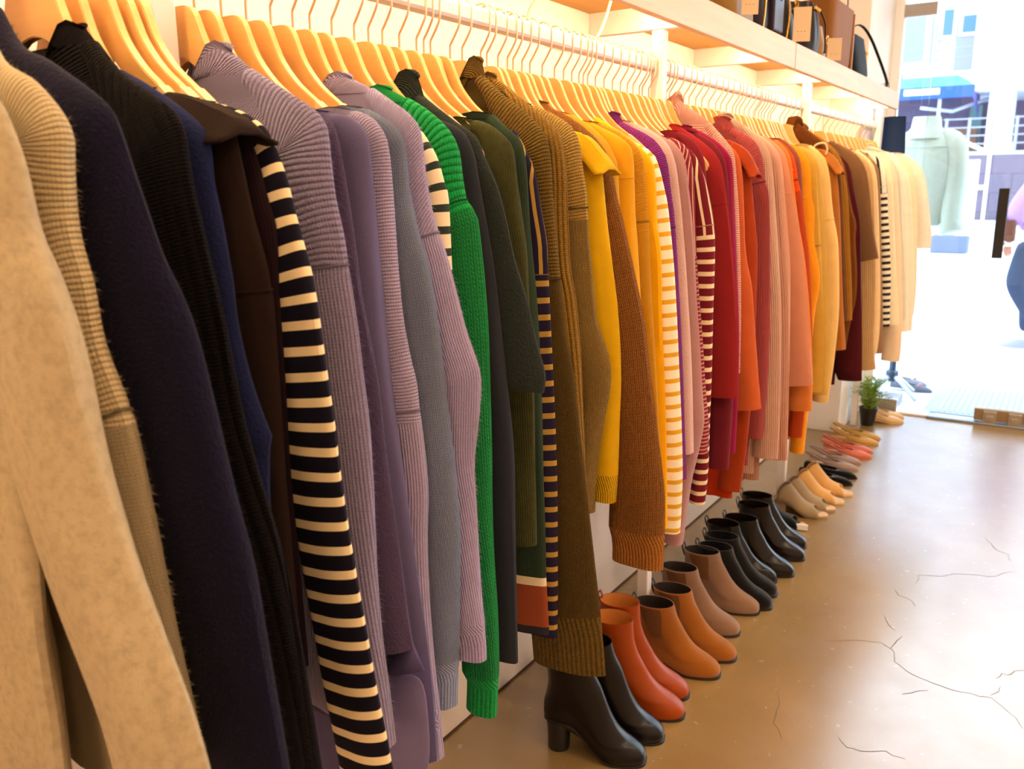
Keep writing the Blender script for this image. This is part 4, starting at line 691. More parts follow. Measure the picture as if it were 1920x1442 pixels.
{'name': 'knit_cardigan', 'cat': 'cardigan', 'label': 'ivory cardigan with a soft ribbed front', 'col': 'fdf2da', 'kind': 'rib', 'Y': 4.68, 'w': (0.08, 0.07), 's': 0.008, 'hem': 0.64, 'pts': [(-0.8493, 1.5554), (-0.8097, 1.5237), (-0.771, 1.4718), (-0.7501, 1.3999), (-0.7304, 1.2578), (-0.7117, 1.1012), (-0.6905, 0.916), (-0.6715, 0.7279)], 'gap': 0.08},
{'name': 'knit_sweater', 'cat': 'sweater', 'label': 'butter cream sweater with a crumpled white collar', 'col': 'fff5e0', 'kind': 'fine', 'Y': 4.77, 'w': (0.08, 0.07), 'hem': 0.66, 'collar': (0, 0.09, 0.05), 'pts': [(-0.8482, 1.5605), (-0.8052, 1.5256), (-0.7709, 1.4729), (-0.7472, 1.3997), (-0.7245, 1.2553), (-0.7055, 1.096), (-0.6839, 0.8804), (-0.669, 0.6549)], 'gap': 0.09},
{'name': 'knit_sweater', 'cat': 'sweater', 'label': 'warm ivory sweater third from the end of the rail', 'col': 'fff3dc', 'kind': 'fine', 'Y': 4.86, 'w': (0.08, 0.06), 'hem': 0.68, 'pts': [(-0.8382, 1.5575), (-0.7999, 1.5248), (-0.763, 1.4765), (-0.7386, 1.3995), (-0.7155, 1.2528), (-0.696, 1.0909), (-0.6713, 0.872), (-0.6616, 0.6482)], 'gap': 0.09},
{'name': 'knit_sweater', 'cat': 'sweater', 'label': 'creamy yellow sweater second from the end of the rail', 'col': 'fdeecb', 'kind': 'fine', 'Y': 4.96, 'w': (0.08, 0.06), 'hem': 0.72, 'collar': (0, 0.1, 0.03), 'pts': [(-0.8291, 1.5546), (-0.7881, 1.5267), (-0.7531, 1.4776), (-0.7283, 1.3992), (-0.7072, 1.2499), (-0.6898, 1.0851), (-0.6722, 0.8619), (-0.6724, 0.7194)], 'gap': 0.1},
{'name': 'knit_sweater', 'cat': 'sweater', 'label': 'bright white sweater hanging last on the rail', 'col': 'fff8ec', 'kind': 'fine', 'Y': 5.07, 'w': (0.11, 0.09), 'hem': 0.8, 'pts': [(-0.8132, 1.5571), (-0.7664, 1.5285), (-0.7237, 1.484), (-0.6978, 1.4262), (-0.6761, 1.33), (-0.6531, 1.2195), (-0.6376, 1.1362), (-0.636, 1.0633)], 'gap': 0.08}]
for i, G in enumerate(GAR): make_garment(G, i)
used = sorted((g['Y'], g['label'], fit(g['pts'])) for g in GAR)
for y, lab, f_ in used:
    hanger(y, 'pale wooden hanger holding the ' + ' '.join(lab.split()[:9]), sx=f_)
STEMS = [0.745, 0.781, 0.827, 0.866, 0.91, 0.953, 0.985, 1.032, 1.082, 1.112, 1.147, 1.192, 1.237, 1.274, 1.332, 1.37, 1.413, 1.451, 1.488, 1.524, 1.579, 1.612, 1.66, 1.712, 1.75, 1.782, 1.824, 1.866, 1.906, 1.948, 1.997, 2.029, 2.069, 2.113, 2.152, 2.203, 2.248, 2.328, 2.347, 2.385, 2.416, 2.456, 2.497, 2.555, 2.617, 2.663, 2.711, 2.766, 2.815, 2.914, 2.953, 3.009, 3.044, 3.102, 3.158, 3.226, 3.271, 3.311]
extra = [y for y in STEMS if all(abs(y-u[0]) > .017 for u in used)]
seen = set()
for y in extra:
    nb_ = min((u for u in used if u[0] > y), key=lambda u: u[0]-y)
    w_ = 'first' if nb_[1] in seen else 'last'; seen.add(nb_[1])
    hanger(y, ('bare pale wooden hanger just before the ' if w_ == 'last' else 'further bare wooden hanger, also just before the ') + ' '.join(nb_[1].split()[:8]))

# ------------------------------------------------------------------ footwear
def outline(L, hw, n=36, pointy=1.0, heelw=.78):
    """plan outline of a foot from heel x=0 to toe x=L"""
    pts = []
    for k in range(n):
        th = 2*PI*k/n; c, s_ = math.cos(th), math.sin(th)
        x = L/2 + L/2*math.copysign(abs(c)**(.85 if c < 0 else .82*pointy), c)
        t = x/L; w = hw*lerp(heelw, 1, sstep(.25, .68, t))*(1-.12*math.exp(-((t-.42)/.13)**2))
        pts.append((x, w*math.copysign(abs(s_)**(.75 if pointy <= 1 else .9), s_)))
    return pts
def shear(x, z, hh, L):
    f = hh*(1-sstep(.24*L, .68*L, x)); return lerp(f, hh, sstep(.045, .11, z))
def sole(mb_mat, root, L, hw, hh, th=.006, grow=.0025, name='sole', pointy=1.0, heelw=.78):
    o = outline(L, hw, 40, pointy, heelw); mb = MB()
    def ring(z, g): return [((x-L/2)*(1+g*2/L)+L/2, y*(1+g/hw), z+shear(x, 0, hh, L)) for x, y in o]
    mb.grid([ring(0, 0), ring(.0008, grow), ring(th, grow), ring(th+.0008, 0)], True, None, None, 0, cap0=True, cap1=True)
    return mb.build(name, mb_mat, root)
def boot(label, toe, ang, mat, solem, L=.260, hw=.046, hh=.03, prof=None, shaft=.17, gore=None, tab=None, heel='block', lining=None, square=1.0, group=None, zip_=None):
    a = math.radians(ang); loc = (toe[0]-L*math.cos(a), toe[1]-L*math.sin(a), 0)
    root = empty('ankle_boot', loc, label, 'boot', group, a)
    th = .007
    P = prof or [(0, 0, .250, 1), (.006, -.002, .254, 1.03), (.018, -.003, .253, 1.03), (.028, -.003, .247, 1.0), (.037, -.003, .236, .97), (.045, -.002, .224, .97), (.052, -.001, .209, .95), (.060, .001, .192, .92), (.070, .003, .175, .89), (.083, .005, .158, .85), (.100, .007, .143, .83), (.120, .006, .131, .84), (.14, .004, .123, .87), (.17, .000, .115, .92), (.24, -.002, .110, 1.0)]
    P = [p for p in P if p[0] < shaft-.004] + [(shaft, interp(shaft, [p[0] for p in P], [p[1] for p in P]), interp(shaft, [p[0] for p in P], [p[2] for p in P]), interp(shaft, [p[0] for p in P], [p[3] for p in P]))]
    P = smooth_poly(P, 3); rings = []; n = 40; sc = L/.255
    for (z, b_, f_, w) in P:
        r = []; LL = (f_-b_)*sc
        base = sstep(.10, .04, z)
        for k in range(n):
            t_ = 2*PI*k/n; c, s_ = math.cos(t_), math.sin(t_)
            x = b_*sc+LL/2+LL/2*math.copysign(abs(c)**lerp(1, .80*square if c > 0 else .88, base), c); t = (x-b_*sc)/LL
            ww = hw*w*lerp(1, lerp(.78, 1, sstep(.25, .68, t))*(1-.12*math.exp(-((t-.42)/.13)**2)), base)
            y = ww*math.copysign(abs(s_)**lerp(1.0, .72, base), s_)
            r.append((x, y, th+z+shear(x, z, hh, L)))
        rings.append(r)
    e = rings[-1]; cx = sum(p[0] for p in e)/n
    i1 = [(cx+(x-cx)*.95, y*.93, z+.0005) for x, y, z in e]; i2 = [(cx+(x-cx)*.80, y*.78, z-.045) for x, y, z in e]
    mb = MB(); mb.grid(rings, True, cap0=True); mb.grid([e, i1], True); upper = mb.build('upper', mat, root)
    mb = MB(); mb.grid([i1, i2], True, cap1=True); mb.build('lining', lining or mat, root)
    sole(solem, root, L, hw, hh, th)
    if heel == 'round':
        mb = MB(); H = hh+.002; mb.lathe([(.027, 0), (.028, .002), (.029, H*.6), (.033, H)], (.036, 0, 0), 24)
        mb.build('heel', solem, root)
    elif hh > .01:
        o = [p for p in outline(L, hw) if p[0] < .27*L]; o = sorted(o, key=lambda p: math.atan2(p[1], p[0]-.14*L))
        mb = MB(); mb.prism(o, 0, hh+.002, 'z'); mb.build('heel', solem, root, smooth=False, bevel=.002)
    if gore:
        for sd in (1, -1):
            g0 = []
            for z in (.075, .095, .115, .135, .155, shaft-.004):
                b_ = interp(z, [p[0] for p in P], [p[1] for p in P])*sc; f_ = interp(z, [p[0] for p in P], [p[2] for p in P])*sc; w = interp(z, [p[0] for p in P], [p[3] for p in P])*hw
                row = []; spn = lerp(.10, .26, sstep(.07, .15, z))
                for q in (-1, -.5, 0, .5, 1):
                    t = -.05+q*spn; yy = w*math.sqrt(max(0, 1-(2*t)**2))+.0012; x = (b_+f_)/2+(f_-b_)*t
                    row.append((x, sd*yy, th+z+shear(x, z, hh, L)))
                g0.append(row)
            mb = MB(); mb.grid(g0, closed=False); mb.build('elastic_gore', gore, root)
    if tab:
        zt = rings[-1][0][2]; mb = MB()
        pts = [(.004, zt-.025), (-.003, zt-.005), (-.006, zt+.012), (-.002, zt+.020), (.004, zt+.014), (.006, zt)]
        pts = smooth_poly(pts, 4); mb.grid([[(x, y, z) for x, z in pts] for y in (-.007, .007)], closed=False); mb.build('pull_tab', tab, root, solid=.0015)
    if zip_:
        zt = rings[-1][0][2]; mb = MB(); mb.box(.05, .056, -hw*1.0-.003, -hw*.9, zt-.035, zt-.005); mb.build('zip_puller', zip_, root, smooth=False)
    return root

def mule(label, toe, ang, mat, bed, solem, L=.25, hw=.043, hh=.055, rise=.07, label_patch=False, group=None):
    a = math.radians(ang); loc = (toe[0]-L*math.cos(a), toe[1]-L*math.sin(a), 0)
    root = empty('open_toe_mule', loc, label, 'mule', group, a)
    sole(solem, root, L, hw, hh, .010, .002)
    o = outline(L, hw*.97); mb = MB()
    mb.add([(x, y, .0122+shear(x, 0, hh, L)) for x, y in o], [tuple(range(len(o)))]); 
    # footbed with a thin padded edge
    mb = MB(); r0 = [(x, y, .010+shear(x, 0, hh, L)) for x, y in o]; r1 = [((x-L/2)*.985+L/2, y*.96, .0145+shear(x, 0, hh, L)) for x, y in o]
    r2 = [((x-L/2)*.6+L/2, y*.5, .0140+shear((x-L/2)*.6+L/2, 0, hh, L)) for x, y in o]
    mb.grid([r0, r1, r2], True, cap1=True); mb.build('footbed', bed, root)
    hb = [p for p in outline(L, hw*.95) if p[0] < .30*L]; hb = sorted(hb, key=lambda p: math.atan2(p[1], p[0]-.15*L))
    mb = MB(); mb.prism(hb, 0, hh+.002, 'z'); mb.build('heel', mat, root, smooth=False, bevel=.003)
    rows = []; N_ = 14
    for j in range(N_):
        t = j/(N_-1); x = lerp(.31, .76, t)*L; row = []
        wd = hw*lerp(.90, 1.04, sstep(0, .6, t))+.003; h_ = lerp(rise, .036, t**.75)
        for k in range(17):
            th = PI*k/16; c, s_ = math.cos(th), math.sin(th)
            xx = x + .022*abs(c)**1.5*t - .045*(1-t)*(abs(c)**1.5) + .012*(1-t)*s_
            row.append((xx, wd*math.copysign(abs(c)**.75, c), .004+shear(xx, 0, hh, L)*lerp(1, .96, s_)+h_*s_**.8+.003))
        rows.append(row)
    # curved front edge leaves the toe open
    mb = MB(); mb.grid(rows, closed=False); mb.build('upper', mat, root, solid=.003)
    if label_patch:
        mb = MB(); mb.box(L-.055, L+.004, -.028, -.026-.014, .004, .026); mb.build('price_sticker', simple('white_sticker', 'f2efea', .6), root, smooth=False)
    return root

def flat_shoe(label, toe, ang, mat, inner, L=.25, hw=.036, sling=True, hh=.012, open_len=.62, pompom=None, name='slingback_flat', cat='shoe', group=None, backh=.03):
    a = math.radians(ang); loc = (toe[0]-L*math.cos(a), toe[1]-L*math.sin(a), 0)
    root = empty(name, loc, label, cat, group, a)
    sole(mat, root, L, hw, hh, .006, .0015, 'sole', 1.25, .74)
    o = outline(L, hw, 44, 1.25, .74)
    mb = MB(); mb.add([((x-L/2)*.96+L/2, y*.93, .0095+shear(x, 0, hh, L)) for x, y in o], [tuple(range(len(o)))]); mb.build('insole', inner, root)
    # topline
    rows = [[], [], [], [], []]
    x0, x1 = .02*L, open_len*L
    for k, (x, y) in enumerate(o):
        th = 2*PI*k/len(o); c, s_ = math.cos(th), math.sin(th)
        tx = (x0+x1)/2+(x1-x0)/2*math.copysign(abs(c)**.8, c); ty = hw*.74*math.copysign(abs(s_)**.6, s_)*lerp(.85, 1, sstep(-.6, .4, c))
        front = sstep(-.1, .9, c)
        hgt = lerp(backh if not sling else .010, .030, sstep(-.35, .45, c))
        if not sling: hgt = lerp(.045, .032, sstep(-.9, .2, c))
        if sling and c < -.1: tx = x*.98+.002; ty = y*.97
        zb = .006+shear(x, 0, hh, L)
        zt = .006+hgt+shear(tx, 0, hh, L)
        for j in range(5):
            t = j/4; bul = math.sin(t*PI/2)
            rows[j].append((lerp(x, tx, t**1.6), lerp(y, ty, t**1.6), lerp(zb, zt, bul)))
    rows = [[(r[0], r[1], r[2]) for r in row] for row in rows]
    mb = MB(); mb.grid(rows, True); mb.build('upper', mat, root, solid=.0018)
    if sling:
        mb = MB(); P = [(.40*L, hw*.86, .030), (.2*L, hw*.72, .042+hh), (.04*L, hw*.5, .058+hh), (-.006, 0, .062+hh), (.04*L, -hw*.5, .058+hh), (.2*L, -hw*.72, .042+hh), (.40*L, -hw*.86, .030)]
        P = smooth_poly(P, 5)
        mb.grid([[(p[0], p[1]*(1+dz*6), p[2]+dz) for p in P] for dz in (-.006, .006)], closed=False); mb.build('heel_strap', mat, root, solid=.002)
    if pompom:
        mb = MB(); 
        for k in range(5):
            ph = PI*k/4
        mb.lathe([(.001, -.012), (.009, -.009), (.012, 0), (.009, .009), (.001, .012)], (.70*L, 0, .045), 12); mb.build('pompom', pompom, root)
    return root

S = {}
S['blk'] = leather('black_leather', '0d0807', .30); S['blk2'] = leather('black_shiny_leather', '150d08', .24)
S['org'] = leather('burnt_orange_leather', '9a400a', .4); S['orgin'] = simple('orange_lining', 'd98a3a', .7)
S['tan'] = suede('tan_suede', '985a1c'); S['tau'] = suede('taupe_suede', '8a6a55'); S['bsu'] = suede('black_suede', '080606')
S['dk'] = simple('dark_rubber_sole', '241812', .6); S['blksole'] = simple('black_sole', '120d0b', .5)
S['gore'] = simple('brown_elastic', '6b4420', .9, bump=.001, bscale=400); S['goreb'] = simple('black_elastic', '0f0c0b', .9)
S['mtau'] = suede('taupe_mule_suede', 'a08a6c'); S['mtan'] = suede('camel_mule_suede', 'd9a868'); S['bed'] = simple('beige_insole', 'e2bf94', .6)
S['nude'] = leather('gold_beige_leather', 'd2a860', .45); S['pink'] = leather('salmon_pink_leather', 'dd7c66', .45); S['gry'] = leather('taupe_grey_leather', 'a8928a', .5)
S['beige'] = leather('light_beige_leather', 'e8c492', .4); S['lin'] = simple('pale_lining', 'd9c2a8', .8)
A = 15
boot('nearest black leather ankle boot with a tall block heel', (-.745, 1.735), 15, S['blk'], S['blksole'], hh=.080, shaft=.168, heel='round', lining=S['lin'], tab=S['blk'], square=.85)
boot('second black leather block-heeled ankle boot, beside the orange pair', (-.742, 1.842), 15, S['blk'], S['blksole'], hh=.080, shaft=.168, heel='round', lining=S['blk'], tab=None, square=.85, zip_=M['steel'])
boot('nearer burnt orange leather ankle boot with a square toe', (-.735, 1.962), 13, S['org'], S['dk'], hh=.03, shaft=.225, lining=S['orgin'], tab=S['org'], square=.8)
boot('farther burnt orange leather ankle boot with a square toe', (-.76, 2.058), 13, S['org'], S['dk'], hh=.03, shaft=.225, lining=S['orgin'], tab=S['org'], square=.8)
boot('nearer tan suede ankle boot with dark sole', (-.722, 2.205), 12, S['tan'], S['dk'], shaft=.165, gore=S['gore'], tab=S['dk'], lining=S['dk'])
boot('farther tan suede ankle boot with dark sole', (-.712, 2.318), 12, S['tan'], S['dk'], shaft=.165, gore=S['gore'], tab=S['dk'], lining=S['dk'])
boot('nearer taupe suede ankle boot with stitched welt', (-.752, 2.47), 12, S['tau'], S['dk'], shaft=.165, gore=S['gore'], tab=S['dk'], lining=S['dk'])
boot('farther taupe suede ankle boot with stitched welt', (-.742, 2.642), 12, S['tau'], S['dk'], shaft=.16, gore=S['gore'], tab=S['dk'], lining=S['dk'])
boot('nearer matte black suede ankle boot', (-.716, 2.70), 12, S['bsu'], S['blksole'], shaft=.16, gore=S['goreb'], tab=S['bsu'])
boot('farther matte black suede ankle boot', (-.728, 2.80), 12, S['bsu'], S['blksole'], shaft=.16, gore=S['goreb'], tab=S['bsu'])
boot('first glossy black ankle boot, right behind the matte suede pair', (-.760, 2.905), 12, S['blk2'], S['blksole'], shaft=.165, gore=S['goreb'], tab=S['blk'])
boot('second glossy black ankle boot behind the matte suede pair', (-.722, 2.99), 12, S['blk2'], S['blksole'], shaft=.165, gore=S['goreb'], tab=S['blk'])
boot('third glossy black ankle boot of the row', (-.725, 3.15), 12, S['blk2'], S['blksole'], shaft=.165, gore=S['goreb'], tab=S['blk'])
boot('last glossy black ankle boot, nearest the black open mules', (-.750, 3.27), 12, S['blk2'], S['blksole'], shaft=.16, gore=S['goreb'], tab=S['blk'])
mule('black open mule without sticker behind the glossy boots', (-.83, 3.37), 14, S['bsu'], S['bed'], S['blksole'])
mule('black open mule with a white sticker on its toe', (-.80, 3.47), 14, S['bsu'], S['bed'], S['blksole'], label_patch=True)
mule('nearer taupe suede open-toe mule', (-.755, 3.64), 14, S['mtau'], S['bed'], S['mtau'], rise=.088)
mule('farther taupe suede open-toe mule', (-.745, 3.735), 14, S['mtau'], S['bed'], S['mtau'], rise=.088)
mule('nearer camel suede open-toe mule', (-.735, 3.85), 14, S['mtan'], S['bed'], S['bed'], rise=.09)
mule('farther camel suede open-toe mule', (-.725, 3.975), 14, S['mtan'], S['bed'], S['bed'], rise=.09)
flat_shoe('nearer black fabric flat behind the camel mules', (-.752, 4.115), 13, S['bsu'], S['goreb'], sling=False, name='ballet_flat')
flat_shoe('farther black fabric flat behind the camel mules', (-.755, 4.225), 13, S['bsu'], S['goreb'], sling=False, name='ballet_flat')
flat_shoe('nearer taupe grey slingback flat', (-.775, 4.355), 10, S['gry'], S['lin'])
flat_shoe('farther taupe grey slingback flat', (-.785, 4.47), 10, S['gry'], S['lin'])
flat_shoe('nearer salmon pink slingback flat', (-.758, 4.60), 10, S['pink'], S['lin'])
flat_shoe('farther salmon pink slingback flat', (-.772, 4.70), 10, S['pink'], S['lin'])
flat_shoe('nearer golden beige slingback flat', (-.775, 4.87), 10, S['nude'], S['beige'])
flat_shoe('farther golden beige slingback flat', (-.785, 4.985), 10, S['nude'], S['beige'])
flat_shoe('nearer light beige flat beside the potted plant', (-.735, 5.42), 20, S['beige'], S['lin'], sling=False, name='ballet_flat', hw=.04, L=.23)
flat_shoe('farther light beige flat beside the potted plant', (-.750, 5.53), 20, S['beige'], S['lin'], sling=False, name='ballet_flat', hw=.04, L=.23)
flat_shoe('nearer grey mule with a pink pompom, outside the glass', (-.70, 6.36), 4, simple('grey_felt', '62697a', .9), S['lin'], sling=False, name='pompom_mule', pompom=simple('pink_pompom', 'c98a86', .95), L=.27, backh=.01)
flat_shoe('farther grey mule with a pink pompom, outside the glass', (-.76, 6.55), 4, simple('grey_felt_b', '7f8796', .9), S['lin'], sling=False, name='pompom_mule', pompom=simple('pink_pompom_b', 'c98a86', .95), L=.27, backh=.01)

# ------------------------------------------------------------------ potted plant
pl = empty('potted_plant', (-.912, 5.27, 0), 'small leafy green plant in a black pot behind the last rack post', 'plant')
mb = MB(); mb.lathe([(.034, 0), (.036, .003), (.052, .098), (.055, .10), (.055, .108), (.048, .108), (.046, .09)], (0, 0, 0), 20); mb.build('pot', simple('black_plastic', '15120f', .4), pl)
mb = MB(); rr = random.Random(3)
for k in range(110):
    az = rr.uniform(0, 2*PI); sp_ = rr.uniform(.02, .13); hgt = rr.uniform(.10, .24)*(1-.3*sp_/.13)
    base = Vector((rr.uniform(-.03, .03), rr.uniform(-.03, .03), .09)); d = Vector((math.cos(az), math.sin(az), 0))
    prev = None
    for q in range(7):
        t = q/6; p = base + d*sp_*t**1.4 + Vector((0, 0, hgt*math.sin(t*1.9)))
        if q:
            for sd in (-1, 1):
                ll = .026*(1-.35*t); sdv = Vector((-d.y, d.x, 0))*sd
                tip = p+(sdv*.8+d*.5).normalized()*ll+Vector((0, 0, ll*.4)); w = Vector((0, 0, .0035))+d*.003
                mb.add([p-w*.3, (p+tip)/2-w, tip, (p+tip)/2+w], [(0, 1, 2, 3)])
            w2 = Vector((-d.y, d.x, 0))*.0012; mb.add([prev-w2, prev+w2, p+w2, p-w2], [(0, 1, 2, 3)])
        prev = p
N = NT('leaf_green'); N.t.links.new(N.mix(N.noise(30, 2, N.obj()), lin('7ea03c'), lin('a9c85c')), N.b.inputs['Base Color']); N.b.inputs['Roughness'].default_value = .5
fo = mb.build('foliage', N.m, pl, smooth=False); fo['kind'] = 'stuff'

# ------------------------------------------------------------------ handbags on the shelf
ZS = 1.888
def bag_body(mb, x0, x1, y0, y1, z0, z1, tx=.75, ty=.92, r=.35, mi=0, rows=9, bulge=.04):
    cx, cy = (x0+x1)/2, (y0+y1)/2; hx, hy = (x1-x0)/2, (y1-y0)/2; rings = []
    for j in range(rows):
        t = j/(rows-1); e = 1-(1-min(1, t*6))**2*.10; kx = lerp(1, tx, t)*e*(1+bulge*math.sin(PI*t)); ky = lerp(1, ty, t)*e
        rings.append([(cx+hx*kx*math.copysign(abs(math.cos(2*PI*k/28))**r, math.cos(2*PI*k/28)), cy+hy*ky*math.copysign(abs(math.sin(2*PI*k/28))**r, math.sin(2*PI*k/28)), lerp(z0, z1, t)) for k in range(28)])
    e = rings[-1]; rings.append([(cx+(x-cx)*.9, cy+(y-cy)*.95, z-.004) for x, y, z in e])
    mb.grid(rings, True, cap0=True, cap1=True)
GOLD = simple('polished_gold', 'd9a441', .22, 1.0); TAG = simple('kraft_card', 'e9cfae', .8)
def ctag(root, x, y, z, w=.045, h=.085, rot=0):
    o = box_obj('price_tag', (-.001, .001, -w/2, w/2, -h, 0), TAG, root, 0); o.location = (x, y, z); o.rotation_euler = (rot, 0, -1.15)
    s_ = MB(); s_.box(-.0016, -.0012, 0, 0.001, 0, .001)
    t = MB()
    for k in range(3): t.box(.0011, .0014, -w*.25+k*w*.2, -w*.25+k*w*.2+.004, -h*.72, -h*.70)
    q = t.build('tag_print', simple('faint_ink', '8a7460', .9), o, smooth=False)
def bag(name, label, loc): return empty(name, loc, label, 'handbag')
b = bag('handbag', 'olive tan handbag with a card tag at the shelf front', (-1.03, 2.79, ZS))
mb = MB(); bag_body(mb, -.09, .09, -.14, .12, 0, .22); mb.build('body', leather('olive_tan_leather', '8a6a34', .5), b)
mb = MB(); mb.tube(smooth_poly([(.05, -.08, .2), (.06, -.06, .30), (.06, .02, .33), (.05, .07, .2)], 6), .006); mb.build('handle', leather('olive_handle', '6d5128', .5), b)
mb = MB(); mb.tube([(.095+.012*math.cos(t), .05+.0*t, .115+.016*math.sin(t)) for t in [2*PI*k/12 for k in range(12)]], .003, closed=True); mb.build('ring', GOLD, b); ctag(b, .118, -.05, .12, .05, .10)
b = bag('satchel', 'dark navy structured satchel with a zip and gold buckle', (-1.03, 3.085, ZS))
nv = leather('navy_leather', '2a2433', .4)
mb = MB(); bag_body(mb, -.10, .09, -.13, .13, 0, .26, .8, .9); mb.build('body', nv, b)
mb = MB(); mb.tube(smooth_poly([(.093, -.135, .005), (.10, -.138, .10), (.085, -.125, .22), (.06, -.09, .262), (.06, .09, .262), (.085, .125, .22), (.10, .138, .10), (.093, .135, .005)], 5), .0035); mb.build('zip_piping', GOLD, b)
mb = MB(); mb.box(.085, .104, -.05, .06, .02, .14); mb.build('front_pocket', leather('navy_pocket', '322b3d', .4), b, smooth=False, bevel=.006)
mb = MB(); mb.tube([(.098, .015+.017*math.cos(t), .20+.017*math.sin(t)) for t in [2*PI*k/12 for k in range(12)]], .004, closed=True); mb.build('buckle', GOLD, b)
mb = MB(); mb.tube(smooth_poly([(.10, .015, .185), (.106, .01, .15), (.104, .02, .12)], 4), .004); mb.build('tassel_strap', nv, b)
mb = MB(); mb.tube(smooth_poly([(.05, -.07, .25), (.06, -.06, .34), (.06, .05, .36), (.05, .08, .25)], 6), .007); mb.build('handle', nv, b)
bk = leather('black_bag_leather', '0b0807', .5)
b = bag('handbag', 'small black domed bag with a gold clasp and cream tag', (-1.0, 3.32, ZS))
mb = MB(); bag_body(mb, -.08, .07, -.07, .07, 0, .17, .55, .6, .7); mb.build('body', bk, b)
mb = MB(); mb.tube([(.065, .0+.016*math.cos(t), .145+.016*math.sin(t)) for t in [2*PI*k/12 for k in range(12)]], .004, closed=True); mb.lathe([(.001, -.01), (.009, -.006), (.009, .006), (.001, .01)], (.062, -.015, .12), 10); mb.build('clasp', GOLD, b); ctag(b, .10, -.04, .125, .06, .115)
b = bag('bucket_bag', 'dark brown gathered bucket bag with gold hardware and tassel', (-1.01, 3.57, ZS))
mb = MB(); rings = []
for j in range(12):
    t = j/11; R0 = lerp(.092, .075, t)*(1+.10*math.sin(PI*t)); rings.append([(R0*(1+.05*t*math.sin(16*k*2*PI/96))*math.cos(2*PI*k/96), R0*1.35*(1+.05*t*math.sin(16*k*2*PI/96))*math.sin(2*PI*k/96), .185*t) for k in range(96)])
mb.grid(rings, True, cap0=True, cap1=True); mb.build('body', leather('dark_brown_leather', '22150e', .5), b)
mb = MB()
for sx in (-.03, .0, .03): mb.lathe([(.001, -.008), (.008, -.005), (.008, .005), (.001, .008)], (.082, sx, .165), 10)
mb.build('studs', GOLD, b)
mb = MB(); mb.tube(smooth_poly([(.085, .04, .17), (.10, .07, .12), (.10, .085, .06), (.10, .09, .015)], 4), [.003]*12+[.006]); mb.build('tassel', bk, b)
b = bag('handbag', 'little tan pouch with a gold ring and card tag, before the tote', (-.99, 3.80, ZS))
mb = MB(); bag_body(mb, -.07, .05, -.05, .05, 0, .14, .6, .7, .6); mb.build('body', leather('tan_pouch_leather', 'a07a44', .5), b)
mb = MB(); mb.tube([(.052, .014*math.cos(t), .085+.014*math.sin(t)) for t in [2*PI*k/12 for k in range(12)]], .004, closed=True); mb.build('ring', GOLD, b); ctag(b, .09, -.03, .085, .055, .085)
b = bag('tote_bag', 'camel brown open tote with long flat handles', (-1.02, 4.07, ZS))
tl = leather('camel_leather', '8a5a26', .7)
mb = MB(); bag_body(mb, -.07, .08, -.18, .20, 0, .26, 1.05, 1.08, .3, bulge=0); mb.build('body', tl, b)
for sx in (-.04, .07):
    mb = MB(); mb.tube(smooth_poly([(sx, -.10, .24), (sx, -.10, .32), (sx, -.05, .44), (sx, .04, .44), (sx, .09, .32), (sx, .09, .24)], 6), .010, 8, flat=.3); mb.build('handle', leather('camel_handle', '7a4c26', .5), b)
mb = MB(); mb.box(.078, .086, .178, .190, .01, .25); mb.build('side_seam', leather('camel_seam', 'b07c40', .5), b, smooth=False)
bk = leather('black_shoulder_bag_leather', '0b0807', .75)
b = bag('shoulder_bag', 'glossy black shoulder bag with a long curved strap at the shelf end', (-1.0, 4.50, ZS))
mb = MB(); bag_body(mb, -.09, .075, -.17, .15, 0, .19, .6, .92, .5); mb.build('body', bk, b)
mb = MB(); mb.tube(smooth_poly([(.02, -.13, .15), (.03, -.10, .22), (.04, .02, .24), (.06, .14, .20), (.085, .30, .10), (.09, .46, .03), (.075, .54, .012)], 6), .007, 8, flat=.4); mb.build('strap', bk, b)
mb = MB(); mb.lathe([(.001, -.01), (.01, -.006), (.01, .006), (.001, .01)], (.045, .135, .13), 10); mb.build('ring', GOLD, b)
b = empty('sunglasses', (-.94, 5.14, ZS), 'thin grey wire-framed sunglasses lying at the very end of the shelf', 'sunglasses')
for k, yy in enumerate((-.035, .035)):
    mb = MB(); mb.tube([(.0, yy+.026*math.cos(t), .024+.020*math.sin(t)) for t in [2*PI*q/16 for q in range(16)]], .0018, closed=True); mb.build('rim', M['darkbar'], b)
mb = MB(); mb.tube([(0, -.01, .026), (.0, .0, .03), (0, .01, .026)], .0015); mb.build('bridge', M['darkbar'], b)
for yy in (-.062, .062):
    mb = MB(); mb.tube([(0, yy, .03), (-.09, yy*.95, .02), (-.11, yy*.9, .004)], .0015); mb.build('temple', M['darkbar'], b)

# navy trousers hanging past the end of the rail
tr = empty('hanging_trousers', (-.93, 5.40, 1.79), 'long dark navy trousers hanging past the end of the rail', 'trousers')
mb = MB(); rings = []
for j in range(14):
    t = j/13; z = -.02-.62*t; w = lerp(.058, .080, t); rings.append([(w*math.copysign(abs(math.cos(2*PI*k/24))**.8, math.cos(2*PI*k/24))+.012*t, .03*math.sin(2*PI*k/24)*(1+.3*math.sin(3*2*PI*k/24)), z) for k in range(24)])
mb.grid(rings, True, cap0=True, cap1=True); mb.build('legs', fabric('navy_denim', '26375a', 'felt'), tr)
mb = MB(); mb.tube([(0, 0, -.03), (0, 0, .03), (-.012, 0, .05), (-.10, 0, .05)], .003); mb.build('hook', M['steel'], tr)

